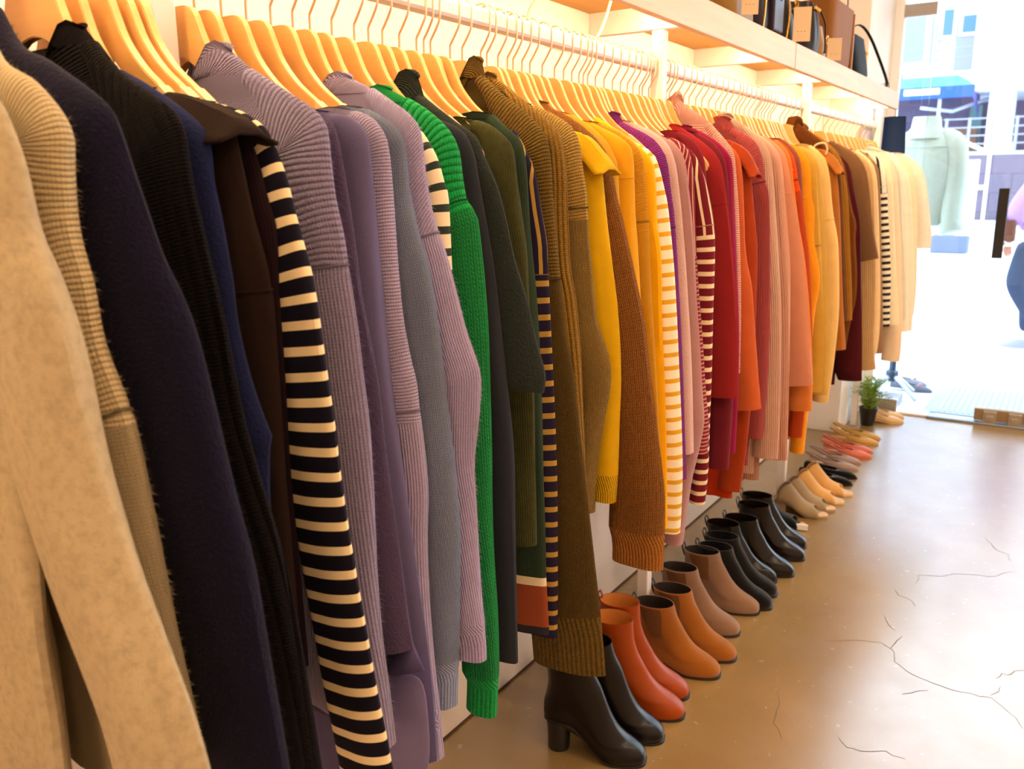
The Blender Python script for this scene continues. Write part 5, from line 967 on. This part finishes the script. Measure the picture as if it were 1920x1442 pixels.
# ------------------------------------------------------------------ mannequin and jacket outside the door
mn = empty('mannequin_stand', (-.93, 6.12, 0), 'grey metal mannequin stand with splayed feet outside the glass', 'mannequin')
pm = simple('stand_metal', '3a475c', .4, .5)
mb = MB(); mb.tube([(0, 0, .10), (0.0, .0, 1.2)], .022, 14); mb.build('pole', pm, mn)
for k in range(4):
    an = PI/4+k*PI/2+.2; mb = MB(); mb.tube([(0, 0, .15), (.09*math.cos(an), .09*math.sin(an), .10), (.21*math.cos(an), .21*math.sin(an), .012)], .014, 8); mb.build('foot', simple('light_stand_metal', 'aab4c6', .35, .6), mn)
mb = MB(); mb.lathe([(.035, .13), (.04, .14), (.04, .17), (.026, .18)], (0, 0, 0), 16); mb.build('hub', pm, mn)
form = simple('white_form_cloth', 'f2f0ec', .9)
mb = MB(); mb.lathe([(.14, 1.14), (.17, 1.2), (.15, 1.38), (.17, 1.55), (.13, 1.66), (.06, 1.71), (.05, 1.80), (.02, 1.81)], (0.06, 0, 0), 24)
mb.v = [(.06+(x-.06)*1.0, y*.6, z) for x, y, z in mb.v]; mb.build('torso', form, mn)
jk = empty('collared_jacket', (-.87, 6.12, 1.12), 'pale mint green jacket with a stand collar on the outdoor mannequin', 'jacket')
mint = fabric('mint_wool', 'b6c5bb', 'felt')
mb = MB(); rings = []
for z, w, d in ((.0, .20, .13), (.1, .205, .135), (.3, .20, .13), (.42, .205, .125), (.50, .19, .11), (.56, .155, .09), (.60, .11, .075), (.625, .075, .065)):
    rings.append([(w*math.copysign(abs(math.cos(2*PI*k/32))**.85, math.cos(2*PI*k/32)), d*math.sin(2*PI*k/32)*(1+.05*math.sin(5*2*PI*k/32)*(1-z/.6)), z) for k in range(32)])
rings = resample_r = rings
mb.grid(rings, True, cap0=True, cap1=True); mb.build('body', mint, jk, sub=1)
for s_ in (1, -1):
    mb = MB(); P = [(.10*s_, 0, .575), (.165*s_, 0, .53), (.19*s_, -.01, .42), (.195*s_, -.03, .25), (.20*s_, -.06, .12), (.215*s_, -.08, .02)]
    P = smooth_poly(P, 5); mb.tube(P, [interp(i, [0, 6, 12, 26], [.045, .075, .072, .058]) for i in range(len(P))], 18); mb.build('sleeve', mint, jk)
    mb = MB(); mb.tube([(.205*s_, -.075, .045), (.216*s_, -.083, .0), (.219*s_, -.085, -.012)], [.066, .068, .066], 18); mb.build('cuff', mint, jk)
mb = MB(); mb.grid([[(.066*k_*math.cos(2*PI*k/24)+.005, .06*k_*math.sin(2*PI*k/24), z) for k in range(24)] for z, k_ in ((.555, 1.9), (.59, 1.75), (.625, 1.35), (.675, 1.25), (.690, 1.18), (.687, 1.08), (.63, 1.08))], True); mb.build('collar', mint, jk)
mb = MB(); P = [(.19*math.cos(t)*.95, .12*math.sin(t), .505-.0*t) for t in [2*PI*k/28 for k in range(28)]]; mb.tube(P, .004, closed=True); mb.build('yoke_seam', mint, jk)
bx = box_obj('step_box', ((-0.948, 0.020)[0]-.02, (-0.835, 0.035)[0], 5.80, 6.0, 0, .05), simple('grey_steel_box', '7d828a', .5, .3)); tag(bx, 'low grey metal box on the ground under the mannequin stand', 'box')

# ------------------------------------------------------------------ street
pav = simple('pale_pavement', 'c4c9d4', .8, bump=.002, bscale=20)
m = MB(); m.box(-30, 30, YF+.06, 60, -.12, -.004); st = struct('floor_2', m, pav, smooth=False)
mat_ = empty('door_mat', (.2, 6.15, 0), 'ribbed pale grey-blue entrance mat outside the glass door', 'mat')
mb = MB(); mb.box(-.88, 1.3, -.38, .50, -.004, .008); mb.build('base', simple('mat_base', '8f9db2', .7), mat_, smooth=False)
mb = MB()
for k in range(60): mb.box(-.80+k*.034, -.788+k*.034, -.34, .42, .008, .012)
rb = mb.build('ribs', simple('mat_rib', 'a8b3c4', .7), mat_, smooth=False); rb['kind'] = 'stuff'
bw = simple('white_render', 'dfe6f2', .8); lil = simple('lilac_grey_panel', '8388ac', .7); gls = simple('blue_window_glass', '48708f', .7); gls2 = simple('pale_window_glass', '7fa6b4', .7)
YB_ = 32
def rect(px0, py0, px1, py1, Y=32):
    a = None; return a
bd = empty('street_building', (-4, 32, 0), 'white modern building across the street with sliding windows', 'building')
def bpart(name, x0, x1, z0, z1, y0, y1, mat): 
    mb = MB(); mb.box(x0+4, x1+4, y0-32, y1-32, z0, z1); return mb.build(name, mat, bd, smooth=False)
def bwin(x0, x1, z0, z1, y, glass, fr=.10):
    f = bpart('window', x0, x1, z0, z1, y-.12, y+.02, simple('window_frame_%d' % int(x0*100), 'eef3fb', .5))
    mb = MB(); mb.box(x0+4+fr, x1+4-fr, y-32-.15, y-32-.10, z0+fr, z1-fr); mb.build('pane', glass, f, smooth=False)
bpart('wall', -16, (-3.337, 6.971)[0], (-5.257, 4.740)[1]-.2, 14, 31.9, 36, bw)
bpart('wall', (-3.176, 5.390)[0], 6, (-3.015, 4.100)[1], 14, 30.2, 36, bw)
bpart('panel', (-3.875, 5.450)[0], (-3.176, 5.390)[0], (-3.694, 4.840)[1], (-3.797, 5.890)[1], 31.7, 31.95, lil)
bpart('balcony_slab', (-5.243, 4.572)[0], (-3.078, 4.426)[0], (-3.660, 4.498)[1], (-3.692, 4.824)[1], 31.2, 32, bw)
bwin((-5.519, 6.249)[0], (-4.670, 6.166)[0], (-5.293, 5.142)[1], (-5.444, 6.860)[1], 31.8, gls2)
for k in range(3):
    x = (-4.638, 6.163)[0]+k*.10; bpart('sash_rail', x, x+.05, (-4.493, 5.112)[1], (-4.660, 6.902)[1], 31.7, 31.8, simple('sash_%d' % k, 'aab6d4', .5))
bwin((-4.372, 6.137)[0], (-3.892, 6.090)[0], (-4.253, 5.869)[1], (-4.345, 6.835)[1], 31.8, gls)
bwin((-3.816, 6.083)[0], (-3.241, 6.027)[0], (-3.647, 5.908)[1], (-3.717, 6.609)[1], 31.8, gls)
# cafe front under the building, dark inside
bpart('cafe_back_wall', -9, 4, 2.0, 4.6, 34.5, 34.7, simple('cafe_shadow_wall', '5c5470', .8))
bpart('cafe_counter', (-3.781, 3.036)[0], (-3.177, 3.012)[0], 2.2, 3.2, 33.4, 33.9, simple('cafe_wood', '7a5c4c', .7))
bpart('cafe_door', (-3.520, 3.421)[0], (-3.147, 3.404)[0], 2.2, 4.0, 34.3, 34.45, simple('cafe_teal', '4f8288', .6))
bpart('pillar', (-2.678, 3.061)[0], (-1.988, 3.031)[0], 2.3, 4.2, 30.8, 31.5, bw)
bpart('pillar_base', (-2.671, 2.712)[0], (-1.923, 2.685)[0], 2.3, 2.62, 30.7, 31.6, simple('pillar_base_paint', 'd7c79a', .7))
bpart('terrace_slab', -9, 6, 2.2, 2.33, 29.9, 35, bw)
aw = empty('awning', (-4.3, 31, 4), 'bright blue fabric awning over the cafe terrace', 'awning')
blu = simple('blue_awning_cloth', '1c4fb4', .7); blu2 = simple('light_blue_awning_cloth', '4f8fd0', .6)
x0, x1 = (-5.864, 4.597)[0]+4.3, (-3.043, 4.398)[0]+4.3; z0 = (-4.156, 4.276)[1]-4; zt = (-4.922, 4.912)[1]-4; zb = (-4.124, 3.933)[1]-4
mb = MB(); mb.add([(x0, -1, z0), (x1, -1, z0), (x1-.9, .8, zt), (x0, .8, zt), (x0, -1, z0-.04), (x1, -1, z0-.04), (x1-.9, .8, zt-.04), (x0, .8, zt-.04)], [(0, 1, 2, 3), (7, 6, 5, 4), (0, 4, 5, 1), (1, 5, 6, 2)]); mb.build('canopy', blu2, aw, smooth=False)
mb = MB(); mb.box(x0, x1, -1.04, -1, zb, z0); mb.build('valance', blu, aw, smooth=False)
mb = MB(); mb.add([(x1, -1, zb), (x1, -1, z0), (x1-.9+.9, .8, z0-.1), (x1, .8, zb-.5)], [(0, 1, 2, 3)]); mb.build('side_flap', simple('awning_side', '5a5fa0', .7), aw, smooth=False, solid=.03)
mb = MB(); mb.box(x0+.9, x0+1.9, -1.05, -1.04, zb+.12, z0-.05); mb.build('sign_print', simple('awning_print', 'eef3ff', .7), aw, smooth=False)
for a_, b_ in (((x0+1.4, -.9, zb-.25), (x1-.6, -.3, zb-.35)), ((x1-.6, -.3, zb-.35), (x1+.3, .6, zb+.05)), ((x0+1.9, -.8, zb-.9), (x0+1.9, -.8, zb))):
    mb = MB(); mb.tube([a_, b_], .05, 8); mb.build('strut', simple('strut_grey', 'c2cadc', .5), aw)
gw = empty('retaining_wall', (-2, 30, 0), 'pink-grey granite retaining wall below the terrace railing', 'wall')
N = NT('granite'); N.t.links.new(N.mix(N.noise(3, 5, N.obj(), .7), lin('564f62'), lin('6f6779')), N.b.inputs['Base Color']); N.b.inputs['Roughness'].default_value = .8
for r_ in range(4):
    for c_ in range(11):
        zz = r_*.56; xx = -5+c_*1.05+(r_ % 2)*.5; mb = MB(); mb.box(xx, xx+1.035, -.3, .3, zz, zz+.55); mb.build('block', N.m, gw, smooth=False)
mb = MB(); mb.box(-5.0, 7.0, -.27, .28, 0, 2.2); mb.build('core', simple('mortar', '8d869c', .9), gw, smooth=False)
rl = empty('terrace_railing', (-2, 29.8, 2.33), 'light grey metal railing with horizontal bars on the granite wall', 'railing')
rm = simple('railing_paint', '8b91aa', .5)
for k in range(8):
    mb = MB(); mb.box(-1.7+k*.62, -1.62+k*.62, -.03, .03, 0, .98); mb.build('post', rm, rl, smooth=False)
for z in (.95, .70, .46, .22):
    mb = MB(); mb.box(-1.75, 3.2, -.02, .02, z-.02, z+.02); mb.build('bar', rm, rl, smooth=False)
hr = MB(); a_ = (-3.612, 2.901); b_ = (-2.106, 2.149)
hr.tube([(a_[0], 27, a_[1]), (b_[0], 26, b_[1])], .05, 8); hr.tube([(a_[0], 27, 0), (a_[0], 27, a_[1])], .04, 8); hr.tube([(b_[0], 26, 0), (b_[0], 26, b_[1])], .04, 8)
tag(hr.build('stair_handrail', simple('white_handrail', 'f6f2e8', .5)), 'sloping white handrail in front of the terrace', 'handrail')
sg = empty('round_sign', ((-3.153, 2.041)[0], 29.68, (-3.153, 2.041)[1]), 'small round blue and white sign on the granite wall', 'sign')
mb = MB(); mb.tube([(0, .02, 0), (0, -.02, 0)], .11, 20); mb.build('disc', simple('sign_blue', '4a55c8', .5), sg, smooth=False)
mb = MB(); mb.box(-.08, .08, -.03, -.02, -.025, .025); mb.build('bar_mark', simple('sign_white', 'f2f4ff', .5), sg, smooth=False)
gt = empty('display_stand', (-1.95, 20, 0), 'white slatted stand with a tall white board on a grey base', 'stand')
wp = simple('stand_white', 'f3f4fa', .6)
gx = lambda p, y: None
mb = MB(); mb.box(-.14, .17, -.05, .05, .35, 1.86); mb.build('board', wp, gt, smooth=False)
mb = MB(); mb.box(-.75, .30, -.06, .06, 1.28, 1.36); mb.build('shelf', wp, gt, smooth=False)
for z in (.62, .95):
    mb = MB(); mb.box(-.75, -.14, -.04, .04, z, z+.06); mb.build('rail', wp, gt, smooth=False)
for x in (-.75, -.45):
    mb = MB(); mb.box(x, x+.07, -.04, .04, .2, 1.3); mb.build('post', wp, gt, smooth=False)
mb = MB(); mb.box(-.55, .12, -.25, .25, 0, .36); mb.build('base', simple('planter_grey', '5c6880', .7), gt, smooth=False, bevel=.02)
cu = MB(); cu.box(-6, 1.5, 28.6, 29.6, -.004, .32); tag(cu.build('kerb', simple('kerb_stone', 'c4ccda', .8), smooth=False, bevel=.04), 'pale raised kerb at the foot of the granite wall', 'kerb')
for k, (pa, pb, ya) in enumerate((((1640, 78), (1990, 52), 24), ((1640, 100), (1990, 70), 25))):
    mb = MB()
    A_ = ((-4.752, 4.696), (-1.124, 4.878)) if k == 0 else ((-4.930, 4.596), (-1.144, 4.784))
    P = [(lerp(A_[0][0], A_[1][0], t), ya, lerp(A_[0][1], A_[1][1], t)-.25*math.sin(PI*t)) for t in [q/20 for q in range(21)]]
    mb.tube(P, .018, 6); tag(mb.build('overhead_cable', simple('cable_grey_%d' % k, '7c8098', .7)), ('upper' if k == 0 else 'lower')+' thin overhead cable crossing the white building', 'cable')

# ------------------------------------------------------------------ passer-by
def skin_mesh(name, chains, mat, parent, sub=2):
    vs, es, rs = [], [], []
    for ch in chains:
        b0 = len(vs); 
        for i, (p, r) in enumerate(ch):
            if i == 0 and isinstance(p, int): continue
            vs.append(p); rs.append(r)
        start = b0
        if isinstance(ch[0][0], int): es.append((ch[0][0], b0))
        for i in range(b0, len(vs)-1): es.append((i, i+1))
    me = bpy.data.meshes.new(name); me.from_pydata(vs, es, []); me.materials.append(mat)
    o = bpy.data.objects.new(name, me); COL.objects.link(o); o.parent = parent
    md = o.modifiers.new('skin', 'SKIN'); md.use_smooth_shade = True
    sv = me.skin_vertices[0].data if me.skin_vertices else None
    if sv is None:
        bm = bmesh.new(); bm.from_mesh(me); bm.verts.layers.skin.verify(); bm.to_mesh(me); bm.free(); sv = me.skin_vertices[0].data
    for i, r in enumerate(rs): sv[i].radius = (r, r) if not isinstance(r, tuple) else r
    sv[0].use_root = True
    s2 = o.modifiers.new('sub', 'SUBSURF'); s2.levels = sub; s2.render_levels = sub
    return o
PX, PYY = (-0.290, 0.723)[0], 8.3
pe = empty('person', (PX, PYY, 0), 'person walking past in a lilac sweatshirt and jeans, carrying a brown bag', 'person')
skin = simple('skin', 'a87560', .6); 
def rp(px, py, dy=0): return None
K1 = (-0.431, 0.565); A1 = (-0.205, 0.238); T = (-0.458, 0.033); AN = (-0.280, 0.178); K2 = (-0.329, 0.521)
hip = (0, 0, .98)
# body (head, neck, arms, hands in skin)
body = skin_mesh('body', [
    [((0, 0, 1.0), .12), ((0, 0, 1.2), .12), ((.01, 0, 1.42), .11), ((.0, 0, 1.50), .055), ((-.01, 0, 1.58), .06), ((-.02, 0, 1.66), .088), ((-.02, 0, 1.75), .075)],
    [(2, 0), ((0, -.17, 1.42), .05), ((-.12, -.20, 1.20), .042), (((-0.473, 1.068)[0]-PX+.03, -.18, (-0.464, 0.981)[1]+.05), .032), (((-0.451, 0.937)[0]-PX, -.18, (-0.449, 0.915)[1]), .03)],
    [(2, 0), ((0, .17, 1.42), .05), ((.14, .20, 1.18), .042), ((.20, .18, 1.0), .03), ((.21, .18, .93), .03)],
], skin, pe)
hx, hz = (-0.451, 0.937)[0]-PX, (-0.449, 0.915)[1]
for k, (dx, dz, l) in enumerate(((-.02, -.0, .075), (-.008, 0, .085), (.006, 0, .08), (.018, 0, .065))):
    mb = MB(); mb.tube([(hx+dx, -.18, hz-.02), (hx+dx*1.2, -.19, hz-.02-l*.5), (hx+dx*1.1+.01, -.185, hz-.02-l)], [.010, .009, .007], 8); mb.build('finger', skin, pe)
mb = MB(); mb.tube([(hx-.025, -.18, hz+.01), (hx-.045, -.19, hz-.02), (hx-.045, -.19, hz-.05)], [.011, .010, .008], 8); mb.build('thumb', skin, pe)
lilac = fabric('lilac_sweat', 'a482b8', 'felt')
skin_mesh('sweatshirt', [
    [((0, 0, .98), (.15, .19)), ((0, 0, 1.2), (.15, .19)), ((.0, 0, 1.42), (.13, .17)), ((0, 0, 1.50), .075)],
    [(2, 0), ((-.01, -.18, 1.40), .085), ((-.13, -.21, 1.19), .085), (((-0.436, 1.016)[0]-PX+.03, -.19, (-0.436, 1.016)[1]+.04), .065)],
    [(2, 0), ((0, .18, 1.40), .085), ((.14, .21, 1.18), .08), ((.20, .18, 1.03), .06)],
], lilac, pe)
jean = fabric('blue_jeans', '2f4058', 'plain')
skin_mesh('jeans', [
    [((0, 0, .96), (.14, .17)), ((0, 0, .88), (.12, .15))],
    [(1, 0), ((-.02, -.09, .82), .105), ((K1[0]-PX+.05, -.10, K1[1]+.02), .08), ((A1[0]-PX, -.10, A1[1]+.05), .06)],
    [(1, 0), ((.0, .09, .82), .10), ((K2[0]-PX+.05, .09, K2[1]), .075), ((AN[0]-PX+.02, .08, .16), .055)],
], jean, pe)
hair = simple('dark_hair', '2a1c16', .6); mb = MB(); rings = []
for z, bx_, fx_, w_ in ((1.56, .10, .03, .06), (1.62, .105, .00, .085), (1.70, .10, -.02, .098), (1.77, .09, -.075, .098), (1.82, .07, -.09, .085), (1.845, .04, -.06, .055), (1.85, .01, -.02, .02)):
    rings.append([((bx_+fx_)/2+(bx_-fx_)/2*math.cos(2*PI*k/20), w_*math.sin(2*PI*k/20), z) for k in range(20)])
mb.grid(rings, True, cap0=True, cap1=True); mb.build('hair', hair, pe)
mb = MB(); mb.tube([(-.085, 0, 1.715), (-.097, 0, 1.685), (-.088, 0, 1.676)], [.007, .012, .009], 8); mb.build('nose', skin, pe)
for sd in (-1, 1):
    mb = MB(); mb.lathe([(.001, -.006), (.012, 0), (.001, .006)], (-.088, sd*.032, 1.715), 8); mb.build('eye', simple('dark_eye', '1c1512', .3), pe)
    mb = MB(); mb.lathe([(.003, -.028), (.014, -.01), (.016, .012), (.004, .026)], (-.005, sd*.088, 1.70), 8); mb.build('ear', skin, pe)
mb = MB(); mb.box(-.100, -.085, -.022, .022, 1.640, 1.648); mb.build('mouth', simple('lips', 'a0584c', .5), pe, smooth=False)
for nm, (fx, fy, fz, an) in (('near', (T[0]-PX, .08, 0, 0)), ('far', (A1[0]-PX-.02, -.10, A1[1]-.12, .5))):
    mb = MB(); rows = []
    for z, l0, l1, w in ((0, 0, .27, .045), (.025, -.002, .272, .047), (.05, .02, .27, .045), (.075, .07, .27, .042), (.10, .13, .265, .038)):
        rows.append([((l0+l1)/2+(l1-l0)/2*math.cos(2*PI*k/24), w*math.sin(2*PI*k/24), z) for k in range(24)])
    mb.grid(rows[:2], True, cap0=True); so = mb.build('shoe_sole', simple('white_shoe_sole_'+nm, 'f0f0f2', .6), pe); so.location = (fx, fy, fz); so.rotation_euler = (0, an, 0)
    mb = MB(); mb.grid(rows[1:], True, cap1=True); so = mb.build('shoe', simple('grey_canvas_'+nm, '8f95a4', .8), pe); so.location = (fx, fy, fz); so.rotation_euler = (0, an, 0)
bg_ = empty('shoulder_bag', ((-0.464, 1.033)[0], 8.08, (-0.454, 0.939)[1]), 'small brown bag hanging at the passer-by\'s side', 'bag')
mb = MB(); bag_body(mb, -.05, .06, -.06, .05, 0, .17, .85, .9, .4); mb.build('body', leather('brown_bag', '5e382a', .5), bg_)
mb = MB(); mb.tube(smooth_poly([(-.04, 0, .16), (0, 0, .28), (.10, 0, .34), (.05, 0, .16)], 5), .006); mb.build('strap', leather('brown_strap', '7a4c3c', .5), bg_)
